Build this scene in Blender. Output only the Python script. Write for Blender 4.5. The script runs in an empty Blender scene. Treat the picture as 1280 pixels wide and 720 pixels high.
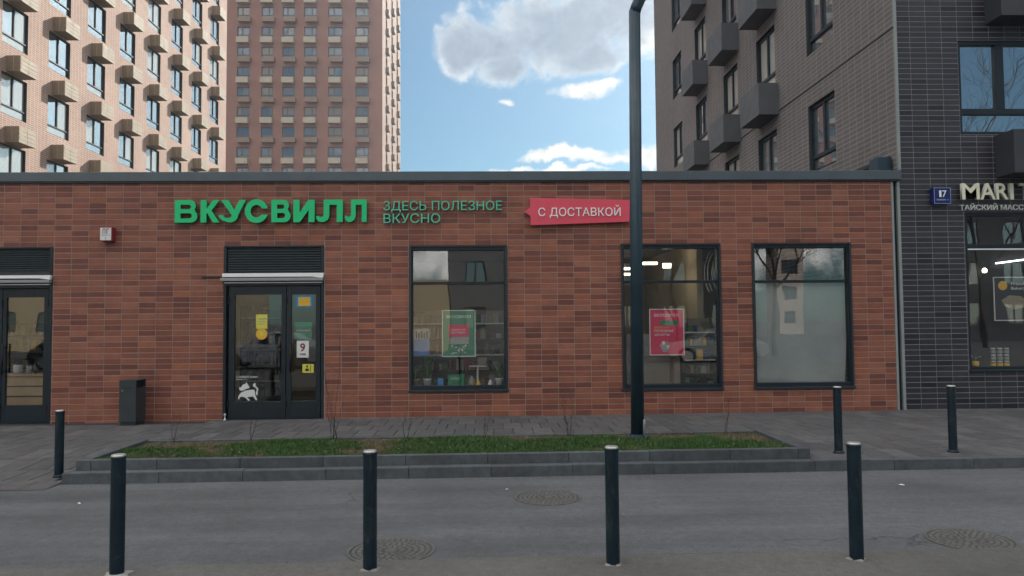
import bpy, bmesh, math, random
from mathutils import Vector, Matrix, noise as mnoise
random.seed(7)
R_ = random.random
def U(a, b): return random.uniform(a, b)
sc = bpy.context.scene
COL = sc.collection

# ------------------------------------------------------------------ camera
FPX, CX, CY = 950.0, 640.0, 360.0
YAW, PIT, ROLL = math.atan(28 / 950), math.atan(43 / 950), 0.008
ROT = (Matrix.Rotation(-YAW, 3, 'Z') @ Matrix.Rotation(math.pi / 2 + PIT, 3, 'X') @ Matrix.Rotation(-ROLL, 3, 'Z'))
CAM = Vector((0, 0, 1.75))
cd = bpy.data.cameras.new('camera'); cam = bpy.data.objects.new('camera', cd); COL.objects.link(cam)
cam.matrix_world = Matrix.Translation(CAM) @ ROT.to_4x4()
cd.sensor_width = 36; cd.lens = 36 * FPX / 1280; cd.clip_start = 0.05; cd.clip_end = 5000
sc.camera = cam
def ray(px, py): return ROT @ Vector(((px - CX) / FPX, -(py - CY) / FPX, -1.0))
SLOPE = 0.0035                                   # the street climbs gently to the right
def onY(px, py, Y): d = ray(px, py); return CAM + d * (Y / d.y)
def onX(px, py, X): d = ray(px, py); return CAM + d * (X / d.x)
def onZ(px, py, z): d = ray(px, py); return CAM + d * ((z - CAM.z) / (d.z - SLOPE * d.x))

# ------------------------------------------------------------------ sun, sky, exposure
SUN_AZ, SUN_EL = math.radians(35), math.radians(28)
SKY_STRENGTH, EXPOSURE = 0.12, 1.42
sun_dir = Vector((math.sin(SUN_AZ) * math.cos(SUN_EL), math.cos(SUN_AZ) * math.cos(SUN_EL), math.sin(SUN_EL)))
sd = bpy.data.lights.new('sun', 'SUN'); sd.energy = 2.0; sd.angle = math.radians(0.5); sd.color = (1, 0.94, 0.86)
so = bpy.data.objects.new('sun', sd); COL.objects.link(so); so.rotation_euler = sun_dir.to_track_quat('Z', 'Y').to_euler(); so.location = (20, 30, 60)
sc.view_settings.view_transform = 'Standard'; sc.view_settings.look = 'None'
sc.view_settings.exposure = EXPOSURE; sc.view_settings.gamma = 1; sc.view_settings.use_curve_mapping = False
sc.cycles.max_bounces = 8; sc.cycles.transparent_max_bounces = 12; sc.cycles.caustics_reflective = False
sc.cycles.sample_clamp_indirect = 6; sc.cycles.use_denoising = True

world = bpy.data.worlds.new('World'); sc.world = world; world.use_nodes = True
WN, WL = world.node_tree.nodes, world.node_tree.links
WN.clear()
def wn(t, **k):
    n = WN.new(t)
    for a, b in k.items(): setattr(n, a, b)
    return n
def wmath(op, a, b=None, clamp=False):
    n = wn('ShaderNodeMath', operation=op, use_clamp=clamp)
    for i, x in enumerate((a, b)):
        if x is None: continue
        if isinstance(x, (int, float)): n.inputs[i].default_value = x
        else: WL.new(x, n.inputs[i])
    return n.outputs[0]
def wvec(op, a, b):
    n = wn('ShaderNodeVectorMath', operation=op)
    for i, x in enumerate((a, b)):
        if isinstance(x, (tuple, Vector)): n.inputs[i].default_value = tuple(x)
        else: WL.new(x, n.inputs[i])
    return n.outputs['Value'] if op == 'DOT_PRODUCT' else n.outputs[0]
SKY_K, SKY_G = 0.40, 0.82
sky = wn('ShaderNodeTexSky', sky_type='NISHITA', sun_disc=False, sun_elevation=SUN_EL, sun_rotation=SUN_AZ,
         air_density=1.0, dust_density=0.6, ozone_density=1.6)
tc = wn('ShaderNodeTexCoord').outputs['Generated']
nz = wn('ShaderNodeTexNoise'); nz.inputs['Scale'].default_value = 17; nz.inputs['Detail'].default_value = 9; nz.inputs['Roughness'].default_value = 0.62; nz.inputs['Distortion'].default_value = 0.5
mp = wn('ShaderNodeMapping'); mp.inputs['Scale'].default_value = (1, 1, 1.5); WL.new(tc, mp.inputs[0]); WL.new(mp.outputs[0], nz.inputs['Vector'])
clouds = [(690, 42, 125, 46), (615, 52, 68, 36), (572, 62, 32, 30), (765, 30, 95, 48), (636, 82, 40, 26), (742, 66, 60, 30), (790, -30, 130, 45),
          (733, 117, 36, 11), (760, 112, 18, 9), (633, 135, 9, 6), (712, 196, 58, 9), (775, 200, 45, 7), (645, 214, 40, 5), (715, 215, 40, 5), (806, 40, 60, 40), (806, 196, 40, 14),
          (1250, -260, 200, 60), (200, -330, 220, 60), (-420, 60, 160, 40), (-250, -120, 150, 45), (1650, 120, 200, 45)]
dirs = [(ray(x, y).normalized(), a / 950, b / 950) for x, y, a, b in clouds]
for az, el, a, b in ((20, 68, .42, .26), (200, 72, .5, .34), (285, 52, .45, .26), (105, 48, .45, .24), (235, 44, .45, .2), (165, 40, .5, .2), (330, 62, .25, .2), (320, 38, .3, .1), (75, 62, .3, .2), (186, 5.5, 1.0, .055), (222, 20, .35, .10), (205, 24, .4, .12), (180, 10, .5, .05), (255, 20, .35, .09), (110, 20, .3, .09), (295, 20, .3, .07)):  # unseen clouds, added to brighten the ground and whiten the glass reflections
    az, el = math.radians(az), math.radians(el)
    dirs.append((Vector((math.sin(az) * math.cos(el), math.cos(az) * math.cos(el), math.sin(el))), a, b))
wz = wn('ShaderNodeTexNoise'); wz.inputs['Scale'].default_value = 9; wz.inputs['Detail'].default_value = 7; wz.inputs['Roughness'].default_value = 0.6; WL.new(tc, wz.inputs['Vector'])
warp = wn('ShaderNodeVectorMath', operation='SCALE'); WL.new(wvec('SUBTRACT', wz.outputs['Color'], (.5, .5, .5)), warp.inputs[0]); warp.inputs['Scale'].default_value = 0.085
tcw = wvec('ADD', tc, warp.outputs[0])
field = big = None
for ic, (c, a, b) in enumerate(dirs):
    rt = Vector((c.y, -c.x, 0)).normalized(); up = rt.cross(c).normalized()
    diff = wvec('SUBTRACT', tcw, c)
    e1 = wmath('MULTIPLY', wvec('DOT_PRODUCT', diff, rt), 1 / a)
    e2 = wmath('MULTIPLY', wvec('DOT_PRODUCT', diff, up), 1 / b)
    e3 = wmath('MULTIPLY', wvec('DOT_PRODUCT', diff, c), 4.0)
    r2 = wmath('ADD', wmath('ADD', wmath('POWER', e1, 2), wmath('POWER', e2, 2)), wmath('POWER', e3, 2))
    f1 = wmath('SUBTRACT', 1.0, r2)
    field = f1 if field is None else wmath('MAXIMUM', field, f1)
    if ic < 7: big = f1 if big is None else wmath('MAXIMUM', big, f1)
field = wmath('MAXIMUM', field, -1.0)
dens = wmath('ADD', field, wmath('MULTIPLY', wmath('SUBTRACT', nz.outputs[0], 0.5), 2.6))
def wramp(x, a, b):
    n = wn('ShaderNodeMapRange', interpolation_type='SMOOTHSTEP'); WL.new(x, n.inputs['Value'])
    n.inputs['From Min'].default_value = a; n.inputs['From Max'].default_value = b
    return n.outputs['Result']
n2 = wn('ShaderNodeTexNoise'); n2.inputs['Scale'].default_value = 46; n2.inputs['Detail'].default_value = 7; n2.inputs['Roughness'].default_value = 0.62; WL.new(tcw, n2.inputs['Vector'])
dens = wmath('ADD', dens, wmath('MULTIPLY', wmath('SUBTRACT', n2.outputs[0], 0.5), 1.5))
alpha = wramp(dens, -0.35, 1.05)
dens2 = wmath('ADD', wmath('ADD', big, wmath('MULTIPLY', wmath('SUBTRACT', nz.outputs[0], 0.5), 1.9)), wmath('MULTIPLY', wmath('SUBTRACT', n2.outputs[0], 0.5), 0.6))
core = wramp(dens2, -0.05, 1.0)
def wmix(f, a, b):
    n = wn('ShaderNodeMix', data_type='RGBA')
    if isinstance(f, (int, float)): n.inputs['Factor'].default_value = f
    else: WL.new(f, n.inputs['Factor'])
    for k, x in ((6, a), (7, b)):
        if isinstance(x, tuple): n.inputs[k].default_value = x
        else: WL.new(x, n.inputs[k])
    return n.outputs[2]
CB = 9.0
away = wramp(wvec('DOT_PRODUCT', tc, sun_dir), 0.93, 0.2)          # clouds away from the sun show their lit side
lit = wmath('MULTIPLY', wmath('ADD', 0.36, wmath('MULTIPLY', away, 0.64)), wmath('ADD', 0.52, wmath('MULTIPLY', n2.outputs[0], 0.9)))
ccol0 = wmix(core, (CB, CB * .975, CB * .91, 1), (CB * .35, CB * .42, CB * .51, 1))
cm = wn('ShaderNodeVectorMath', operation='SCALE'); WL.new(ccol0, cm.inputs[0]); WL.new(lit, cm.inputs['Scale']); ccol = cm.outputs[0]
skyc = wn('ShaderNodeMix', data_type='RGBA', blend_type='MULTIPLY'); skyc.inputs['Factor'].default_value = 1; skyc.inputs[7].default_value = (SKY_K * .66, SKY_K * .99, SKY_K * 1.12, 1)
gm = wn('ShaderNodeGamma'); gm.inputs['Gamma'].default_value = SKY_G; WL.new(sky.outputs[0], gm.inputs['Color'])
WL.new(gm.outputs[0], skyc.inputs[6])
fin = wmix(alpha, skyc.outputs[2], ccol)
bg = wn('ShaderNodeBackground'); bg.inputs['Strength'].default_value = SKY_STRENGTH; WL.new(fin, bg.inputs['Color'])
wo = wn('ShaderNodeOutputWorld'); WL.new(bg.outputs[0], wo.inputs['Surface'])

# ------------------------------------------------------------------ materials
def lin(r, g, b):
    f = lambda c: (c / 255 / 12.92) if c / 255 <= .04045 else ((c / 255 + .055) / 1.055) ** 2.4
    return (f(r), f(g), f(b))
class NT:
    def __init__(s, name):
        s.m = bpy.data.materials.new(name); s.m.use_nodes = True
        s.n, s.l = s.m.node_tree.nodes, s.m.node_tree.links; s.n.clear()
        s.out = s.n.new('ShaderNodeOutputMaterial')
    def node(s, t, ins=None, **k):
        n = s.n.new(t)
        for a, b in k.items(): setattr(n, a, b)
        for a, b in (ins or {}).items():
            if isinstance(b, bpy.types.NodeSocket): s.l.new(b, n.inputs[a])
            else: n.inputs[a].default_value = b
        return n
    def pos(s, scale=(1, 1, 1), loc=(0, 0, 0)):
        g = s.node('ShaderNodeNewGeometry'); mp = s.node('ShaderNodeMapping', {0: g.outputs['Position'], 'Scale': scale, 'Location': loc})
        return mp.outputs[0]
    def noise(s, vec, scale, detail=4, rough=.55, dist=0):
        return s.node('ShaderNodeTexNoise', {'Vector': vec, 'Scale': scale, 'Detail': detail, 'Roughness': rough, 'Distortion': dist}).outputs[0]
    def ramp(s, x, a, b, lo=0., hi=1.):
        return s.node('ShaderNodeMapRange', {'Value': x, 'From Min': a, 'From Max': b, 'To Min': lo, 'To Max': hi}, clamp=True).outputs[0]
    def mix(s, f, a, b, bt='MIX'):
        c = lambda x: x if isinstance(x, bpy.types.NodeSocket) else ((*x, 1) if len(x) == 3 else x)
        return s.node('ShaderNodeMix', {'Factor': f, 6: c(a), 7: c(b)}, data_type='RGBA', blend_type=bt).outputs[2]
    def math(s, op, a, b=0.0):
        return s.node('ShaderNodeMath', {0: a, 1: b}, operation=op).outputs[0]
    def bump(s, h, strength, dist=.01):
        return s.node('ShaderNodeBump', {'Height': h, 'Strength': strength, 'Distance': dist}).outputs[0]
    def bsdf(s, col, rough=.6, spec=.5, metal=0, normal=None, **k):
        ins = {'Base Color': col if isinstance(col, bpy.types.NodeSocket) else (*col, 1), 'Roughness': rough, 'Metallic': metal, 'Specular IOR Level': spec}
        if normal: ins['Normal'] = normal
        ins.update(k)
        b = s.node('ShaderNodeBsdfPrincipled', ins); s.l.new(b.outputs[0], s.out.inputs[0]); return b
MATS = {}
def M(name, col, rough=.6, var=.15, scale=3.0, bump=0.0, bscale=60, metal=0, spec=.4, rnd=0.0, dist=.004, big=0.0, dust=0.0):
    t = NT(name); p = t.pos()
    f = t.ramp(t.noise(p, scale, 6, .65), .3, .7)
    lo, hi = tuple(c * (1 - var) for c in col), tuple(min(1, c * (1 + var)) for c in col)
    c = t.mix(f, lo, hi)
    if big: c = t.node('ShaderNodeHueSaturation', {'Color': c, 'Value': t.math('MULTIPLY', t.ramp(t.noise(t.pos((1, 1, .28)), 1.3, 6, .65), .3, .7, 1 - big, 1 + big), t.ramp(t.noise(p, .33, 4), .3, .7, 1 - big * .6, 1 + big * .6))}).outputs[0]
    if dust: c = t.mix(t.math('MULTIPLY', t.ramp(t.noise(t.pos((1, 1, .35)), 16, 8, .75, 1.0), .52, .74), dust), c, (.11, .105, .095))
    if rnd:
        oi = t.node('ShaderNodeObjectInfo')
        hs = t.node('ShaderNodeHueSaturation', {'Color': c, 'Value': t.ramp(oi.outputs['Random'], 0, 1, 1 - rnd, 1 + rnd)}); c = hs.outputs[0]
    nm = t.bump(t.noise(p, bscale, 3), bump, dist) if bump else None
    t.bsdf(c, t.ramp(t.noise(p, scale * 2.3, 4), .3, .7, max(.02, rough - .08), min(1, rough + .08)), spec, metal, nm)
    MATS[name] = t.m; return t.m
def E_(name, col, strength):
    t = NT(name); e = t.node('ShaderNodeEmission', {'Color': (*col, 1), 'Strength': strength}); t.l.new(e.outputs[0], t.out.inputs[0]); MATS[name] = t.m; return t.m

TILE_COLS = [(.390, .135, .088), (.350, .117, .078), (.420, .155, .102), (.310, .100, .066), (.255, .083, .060), (.225, .072, .054), (.430, .145, .080)]
TILE_COLS = [(r * .70, g_ * .71, b_ * .69) for r, g_, b_ in TILE_COLS]
TILE_W = [24, 22, 17, 15, 12, 5, 6]
m_tiles = [M('red_clinker_%d' % i, c, .62, .16, 7, .25, 90, spec=.35, rnd=.09, big=.10) for i, c in enumerate(TILE_COLS)]
m_grout = M('tile_grout', (.34, .30, .285), .9, .15, 4, .3, 120)
DARK_COLS = [(.029, .027, .035), (.035, .032, .040), (.025, .024, .031), (.013, .012, .017)]
m_dtiles = [M('dark_clinker_%d' % i, c, .42, .18, 7, .2, 90, spec=.5, rnd=.10, big=.10) for i, c in enumerate(DARK_COLS)]
m_dgrout = M('dark_wall_grout', (.29, .28, .30), .9, .12, 4, .3, 120)
m_anth = M('anthracite_metal', (.016, .025, .033), .42, .18, 5, spec=.5)
m_anth2 = M('anthracite_frame', (.010, .018, .026), .42, .18, 5, spec=.35)
m_coping = M('coping_metal', (.070, .092, .108), .45, .12, 2, spec=.5)
m_flash = M('flashing_metal', (.26, .28, .28), .5, .12, 3, spec=.5)
m_louver = M('louver_metal', (.045, .058, .066), .5, .15, 4, spec=.4)
m_white = M('white_paint', (.84, .84, .84), .45, .06, 5)
m_whitedirty = M('weathered_white_strip', (.6, .6, .6), .5, .2, 6)
m_post = M('black_powder_coat', (.007, .019, .029), .42, .22, 9, .05, 200, spec=.28, dust=.42)
m_cap = M('galvanised_cap', (.55, .54, .52), .35, .15, 30, metal=.6)
m_lamp = M('lamp_post_paint', (.018, .042, .062), .4, .18, 3, .04, 120, spec=.5)
m_steel = M('bolt_steel', (.25, .26, .27), .4, .2, 20, metal=.7)
m_conc = M('pale_concrete', (.36, .35, .33), .92, .22, 12, .5, 80)
m_concd = M('dusty_concrete', (.25, .24, .225), .92, .25, 12, .5, 80)
m_bin = M('bin_paint', (.034, .044, .050), .42, .16, 5, .04, 150, dust=.2)
m_black = M('matt_black', (.008, .008, .009), .7, .2, 5)
m_green = M('green_sign_face', (.003, .54, .19), .45, .05, 4)
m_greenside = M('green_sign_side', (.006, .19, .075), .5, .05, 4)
m_teal = M('teal_sign_face', (.08, .55, .37), .45, .05, 4)
m_red = M('red_sign_board', (.72, .085, .13), .45, .05, 3)
m_cream = M('cream_letters', (.80, .77, .58), .45, .06, 6)
m_letgrey = M('pale_grey_letters', (.60, .60, .57), .5, .06, 6)
m_blue = M('blue_plate', (.008, .020, .13), .35, .08, 6)
m_bluebord = M('blue_plate_border', (.25, .30, .48), .4, .08, 6)
m_redbox = M('red_box', (.30, .025, .035), .5, .1, 9)
m_darkred = M('dark_red_print', (.16, .02, .02), .6, .1, 9)
m_yellow = M('yellow_paper', (.62, .58, .09), .6, .06, 9)
m_orange = M('amber_print', (.72, .42, .04), .6, .06, 9)
m_bluesign = M('blue_print', (.03, .24, .55), .5, .06, 9)
m_paper = M('white_paper', (.68, .68, .68), .7, .05, 9)
m_gposter = M('green_poster', (.018, .20, .11), .5, .08, 4)
m_rposter = M('crimson_poster', (.62, .03, .10), .5, .12, 3)
m_bposter = M('blue_poster', (.05, .15, .36), .5, .1, 4)
m_grey = M('grey_print', (.30, .31, .31), .6, .3, 40)
m_beige = M('interior_wall_paint', (.42, .37, .28), .8, .08, 1)
m_floor_in = M('interior_floor', (.2, .19, .18), .35, .15, 2)
m_ceil = M('interior_ceiling', (.14, .14, .14), .9, .1, 2)
m_wood = M('counter_wood', (.40, .26, .13), .5, .18, 4)
m_card = M('brown_card', (.22, .19, .16), .8, .1, 2)
m_greyfilm = M('grey_blind', (.29, .33, .335), .8, .12, 1.2, .35, 2.2, dist=.05)
m_pot = M('white_pot', (.62, .63, .64), .4, .06, 9)
m_wicker = M('wicker', (.28, .24, .17), .8, .3, 60)
m_leafin = M('house_plant_leaf', (.05, .12, .035), .5, .3, 8)
m_soil = M('bare_soil', (.085, .062, .042), .95, .3, 12, .8, 40)
m_grass = [M('grass_blade', (.050, .118, .020), .6, .3, 3), M('grass_blade_dark', (.030, .082, .015), .6, .3, 3), M('grass_blade_dry', (.15, .115, .058), .7, .3, 5)]
m_twig = M('twig_bark', (.050, .038, .032), .8, .3, 20)
m_kerb = M('kerb_granite', (.080, .090, .101), .8, .26, 9, .4, 150, rnd=.14, big=.22, dust=.25)
m_slabs = [M('paving_slab_%d' % i, c, .82, .25, 5, .4, 160, rnd=.1) for i, c in enumerate([(.094, .092, .097), (.106, .103, .106), (.083, .082, .087), (.100, .092, .095)])]
m_slabjoint = M('paving_joint', (.04, .04, .04), .95, .2, 20)
m_iron = M('cast_iron', (.125, .12, .115), .6, .3, 25, .3, 90, metal=.15)
m_irond = M('cast_iron_groove', (.075, .073, .07), .85, .25, 25)
m_acbox = M('beige_metal_box', (.46, .38, .28), .6, .1, 1.5)
m_acboxb = M('brown_metal_box', (.26, .17, .12), .6, .12, 1.5)
m_acside = M('shaded_perforated_side', (.29, .23, .17), .7, .3, 30)  # perforated sides, in a darker brown that also carries their shade
m_acgrey = M('grey_metal_box', (.105, .106, .115), .6, .12, 1.5)
m_acdark = M('charcoal_metal_box', (.04, .042, .05), .6, .12, 1.5)
m_frame = M('window_frame_paint', (.05, .055, .06), .5, .15, 4)
m_frameg = M('window_frame_grey', (.10, .10, .10), .5, .15, 4)
m_reveal = M('reveal_metal', (.13, .125, .12), .6, .15, 2)
m_roof = M('roof_membrane', (.07, .07, .075), .9, .25, 1.5, .2, 30)
m_curtain = M('pale_curtain', (.55, .53, .46), .8, .2, 5)

def glass(name, tint=.93, boost=1.9, wav=.0022):
    t = NT(name); p = t.pos((1, 1, .6))
    nm = t.bump(t.noise(p, 1.1, 2), wav, 1.0)
    bf = t.node('ShaderNodeNewGeometry').outputs['Backfacing']
    fr = t.node('ShaderNodeFresnel', {'IOR': t.ramp(bf, 0, 1, 1.5, 1 / 1.5), 'Normal': nm}).outputs[0]
    fac = t.node('ShaderNodeMath', {0: fr, 1: boost}, operation='MULTIPLY', use_clamp=True).outputs[0]
    tr = t.node('ShaderNodeBsdfTransparent', {'Color': (tint, tint * 1.0, tint * .99, 1)})
    gl = t.node('ShaderNodeBsdfGlossy', {'Color': (.96, .98, 1, 1), 'Roughness': .0, 'Normal': nm})
    mx = t.node('ShaderNodeMixShader', {0: fac, 1: tr.outputs[0], 2: gl.outputs[0]}); t.l.new(mx.outputs[0], t.out.inputs[0]); return t.m
m_glass = glass('shop_glass', .98, 1.75)
def mirror_pane(name, col, ior, wav=.006):
    t = NT(name); p = t.pos()
    nm = t.bump(t.noise(p, .9, 2), wav, 1.0)
    fr = t.node('ShaderNodeFresnel', {'IOR': ior, 'Normal': nm}).outputs[0]
    df = t.node('ShaderNodeBsdfDiffuse', {'Color': (*col, 1)}); gl = t.node('ShaderNodeBsdfGlossy', {'Color': (.97, .99, 1, 1), 'Roughness': .0, 'Normal': nm})
    mx = t.node('ShaderNodeMixShader', {0: fr, 1: df.outputs[0], 2: gl.outputs[0]}); t.l.new(mx.outputs[0], t.out.inputs[0]); return t.m
m_panes = [mirror_pane('dark_pane', (.09, .11, .13), 6.0), mirror_pane('curtained_pane', (.46, .45, .41), 2.8), mirror_pane('dim_pane', (.16, .18, .19), 5.0)]
m_panes += [mirror_pane('far_blue_pane', (.07, .10, .15), 1.7), mirror_pane('far_tan_pane', (.25, .19, .15), 1.6), mirror_pane('far_grey_pane', (.14, .15, .16), 1.7)]
m_paneup = mirror_pane('upper_pane', (.03, .04, .05), 4.6, .003)

def brick_wall(name, c1, c2, mortar, axis, bw=.25, bh=.075, ms=.010, var=.12):
    t = NT(name); g = t.node('ShaderNodeNewGeometry'); s = t.node('ShaderNodeSeparateXYZ', {0: g.outputs['Position']})
    v = t.node('ShaderNodeCombineXYZ', {0: s.outputs[axis], 1: s.outputs[2]})
    b = t.node('ShaderNodeTexBrick', {'Vector': v.outputs[0], 'Color1': (*c1, 1), 'Color2': (*c2, 1), 'Mortar': (*mortar, 1), 'Scale': 1.0, 'Mortar Size': ms, 'Brick Width': bw, 'Row Height': bh, 'Bias': -.1}, offset=0.0)
    n = t.ramp(t.noise(t.pos(), .35, 6, .6), .3, .7, 1 - var, 1 + var)
    c = t.node('ShaderNodeHueSaturation', {'Color': b.outputs[0], 'Value': n}).outputs[0]
    t.bsdf(c, .75, .3, 0, t.bump(b.outputs['Fac'], -.35, .01)); return t.m
m_brickL = brick_wall('pale_pink_brick', (.47, .285, .21), (.40, .235, .17), (.60, .49, .42), 1, .25, .085, .014)
m_brickB = brick_wall('red_brown_brick', (.31, .135, .100), (.26, .115, .086), (.33, .19, .15), 0)
m_brickBs = brick_wall('sunlit_brick_side', (.46, .30, .22), (.40, .25, .18), (.45, .33, .26), 1)  # paler copy of the tower brick, sunlight on this face put into the colour
m_brickR = brick_wall('grey_brown_clinker', (.172, .149, .144), (.146, .126, .122), (.27, .25, .25), 1, .295, .0985, .010)
m_brickG = brick_wall('grey_far_wall', (.20, .20, .20), (.18, .18, .185), (.24, .24, .24), 0)
m_brickD = brick_wall('dark_far_wall', (.06, .06, .065), (.05, .05, .055), (.09, .09, .09), 0)
m_brickY = brick_wall('yellow_far_wall', (.70, .56, .36), (.62, .48, .30), (.5, .42, .3), 0)

def asphalt(name, base, band=True):
    t = NT(name); p = t.pos(); ps = t.pos((.10, 1.6, 1))
    sp = t.math('ADD', t.math('MULTIPLY', t.noise(p, 260, 2, .7), .5), t.math('MULTIPLY', t.noise(p, 85, 3, .75), .5)); big = t.noise(p, .7, 7, .62); st = t.noise(ps, 1.5, 6, .6); mid = t.noise(p, 13, 6, .7)
    c = t.mix(t.ramp(sp, .3, .7), tuple(x * .42 for x in base), tuple(x * 1.58 for x in base))
    v = t.math('MULTIPLY', t.ramp(big, .3, .7, .78, 1.20), t.ramp(st, .3, .7, .80, 1.18) if band else 1.0)
    v = t.math('MULTIPLY', v, t.ramp(mid, .3, .7, .84, 1.16))
    vo = t.node('ShaderNodeTexVoronoi', {'Vector': t.node('ShaderNodeVectorMath', {0: p, 1: t.node('ShaderNodeTexNoise', {'Vector': p, 'Scale': 2.2, 'Detail': 4}).outputs[1]}, operation='ADD').outputs[0], 'Scale': .42}, feature='DISTANCE_TO_EDGE')
    ck = t.math('MULTIPLY', t.ramp(vo.outputs[0], .0, .009, 1, 0), t.ramp(t.noise(p, .5, 2), .56, .62))
    c = t.node('ShaderNodeHueSaturation', {'Color': c, 'Value': t.math('MULTIPLY', v, t.math('SUBTRACT', 1.0, t.math('MULTIPLY', ck, .55)))}).outputs[0]
    vs = t.node('ShaderNodeTexVoronoi', {'Vector': p, 'Scale': 130.0})
    spk = t.ramp(vs.outputs['Distance'], .05, .10, 1, 0); pk = t.math('MULTIPLY', spk, t.ramp(t.node('ShaderNodeSeparateColor', {0: vs.outputs['Color']}).outputs[0], .93, .95))
    c = t.mix(t.math('MULTIPLY', pk, .5), c, (.34, .32, .30))
    h = t.math('ADD', sp, t.math('MULTIPLY', mid, .5))
    t.bsdf(c, t.ramp(big, .3, .7, .72, .92), .35, 0, t.bump(h, .45, .006)); return t.m
m_road = asphalt('road_asphalt', (.114, .117, .124))
m_near = asphalt('pavement_asphalt', (.128, .122, .114), False)
m_earth = M('far_ground', (.10, .095, .09), .95, .2, .3)

# ------------------------------------------------------------------ mesh helpers
WLOC = {}
class MB:
    def __init__(s): s.v, s.f, s.m, s.c = [], [], [], 0
    def mat(s, i): s.c = i; return s
    def add(s, vs, fs):
        o = len(s.v); s.v += [tuple(v) for v in vs]; s.f += [tuple(i + o for i in f) for f in fs]; s.m += [s.c] * len(fs); return s
    def box(s, x0, x1, y0, y1, z0, z1):
        return s.add([(x0, y0, z0), (x1, y0, z0), (x1, y1, z0), (x0, y1, z0), (x0, y0, z1), (x1, y0, z1), (x1, y1, z1), (x0, y1, z1)],
                     [(0, 3, 2, 1), (4, 5, 6, 7), (0, 1, 5, 4), (1, 2, 6, 5), (2, 3, 7, 6), (3, 0, 4, 7)])
    def prism(s, pts, y0, y1):                     # outline in x,z extruded along y (front y0)
        n = len(pts); vs = [(x, y0, z) for x, z in pts] + [(x, y1, z) for x, z in pts]
        return s.add(vs, [tuple(range(n)), tuple(range(2 * n - 1, n - 1, -1))] + [(i, i + n, (i + 1) % n + n, (i + 1) % n) for i in range(n)])
    def prismz(s, pts, z0, z1):
        n = len(pts); vs = [(x, y, z0) for x, y in pts] + [(x, y, z1) for x, y in pts]
        return s.add(vs, [tuple(range(n - 1, -1, -1)), tuple(range(n, 2 * n))] + [(i, (i + 1) % n, (i + 1) % n + n, i + n) for i in range(n)])
    def lathe(s, prof, cx, cy, n=24, cap=True):
        vs = []
        for r, z in prof: vs += [(cx + r * math.cos(2 * math.pi * k / n), cy + r * math.sin(2 * math.pi * k / n), z) for k in range(n)]
        fs = [(j * n + k, j * n + (k + 1) % n, (j + 1) * n + (k + 1) % n, (j + 1) * n + k) for j in range(len(prof) - 1) for k in range(n)]
        if cap: fs += [tuple(range(n - 1, -1, -1)), tuple((len(prof) - 1) * n + k for k in range(n))]
        return s.add(vs, fs)
    def tube(s, pts, rad, n=6, cap=True):
        pts = [Vector(p) for p in pts]; vs = []
        for i, p in enumerate(pts):
            d = (pts[min(i + 1, len(pts) - 1)] - pts[max(i - 1, 0)]).normalized()
            a = d.cross(Vector((0.3, 1, 0.1))).normalized() if abs(d.y) < .9 else d.cross(Vector((1, 0, 0.1))).normalized()
            b = d.cross(a).normalized(); r = rad[i] if isinstance(rad, (list, tuple)) else rad
            vs += [p + (a * math.cos(2 * math.pi * k / n) + b * math.sin(2 * math.pi * k / n)) * r for k in range(n)]
        fs = [(j * n + k, j * n + (k + 1) % n, (j + 1) * n + (k + 1) % n, (j + 1) * n + k) for j in range(len(pts) - 1) for k in range(n)]
        if cap: fs += [tuple(range(n - 1, -1, -1)), tuple((len(pts) - 1) * n + k for k in range(n))]
        return s.add(vs, fs)
    def mesh(s, name, mats, off=(0, 0, 0), smooth=False, fix=True):
        me = bpy.data.meshes.new(name); o = Vector(off)
        me.from_pydata([tuple(Vector(v) - o) for v in s.v], [], s.f)
        for m in (mats if isinstance(mats, (list, tuple)) else [mats]): me.materials.append(m)
        me.polygons.foreach_set('material_index', s.m)
        if smooth: me.polygons.foreach_set('use_smooth', [True] * len(s.f))
        if fix and len(s.f) < 20000:
            b = bmesh.new(); b.from_mesh(me); bmesh.ops.recalc_face_normals(b, faces=b.faces); b.to_mesh(me); b.free()
        me.update(); return me
def link(o, parent=None):
    COL.objects.link(o)
    if parent is not None: o.parent = parent
    return o
def part(name, mb, mats, parent, bevel=0, smooth=False, kind=None, fix=True, label=None):     # verts given in world metres; parents of parts never rotate
    o = bpy.data.objects.new(name, mb.mesh(name, mats, WLOC[parent.name], smooth, fix)); link(o, parent); WLOC[o.name] = WLOC[parent.name]
    if bevel: bv(o, bevel)
    if kind: o['kind'] = kind
    if label: o['label'] = label
    return o
def bv(o, w, seg=2):
    b = o.modifiers.new('bevel', 'BEVEL'); b.width = w; b.segments = seg; b.limit_method = 'ANGLE'; b.angle_limit = math.radians(40); b.harden_normals = False
def inst(name, me, parent, loc, rot=(0, 0, 0), wl=None):     # loc in world metres under an unrotated parent
    o = bpy.data.objects.new(name, me); link(o, parent); o.location = Vector(loc) - WLOC[parent.name]; o.rotation_euler = rot; WLOC[o.name] = Vector(loc); return o
def sub(name, me, parent, loc=(0, 0, 0)):                     # loc local to the parent
    o = bpy.data.objects.new(name, me); link(o, parent); o.location = loc; return o
def tag(o, label, cat, group=None, kind=None):
    o['label'] = label; o['category'] = cat
    if group: o['group'] = group
    if kind: o['kind'] = kind
    return o
def thing(name, label, cat, loc, group=None):
    o = bpy.data.objects.new(name, None); link(o); o.location = loc; o.empty_display_size = .2; WLOC[o.name] = Vector(loc); return tag(o, label, cat, group)
def solo(name, mb, mats, label, cat, loc, group=None, bevel=0, smooth=False, kind=None):
    o = bpy.data.objects.new(name, mb.mesh(name, mats, loc, smooth)); link(o); o.location = loc; WLOC[o.name] = Vector(loc)
    if bevel: bv(o, bevel)
    return tag(o, label, cat, group, kind)
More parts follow.
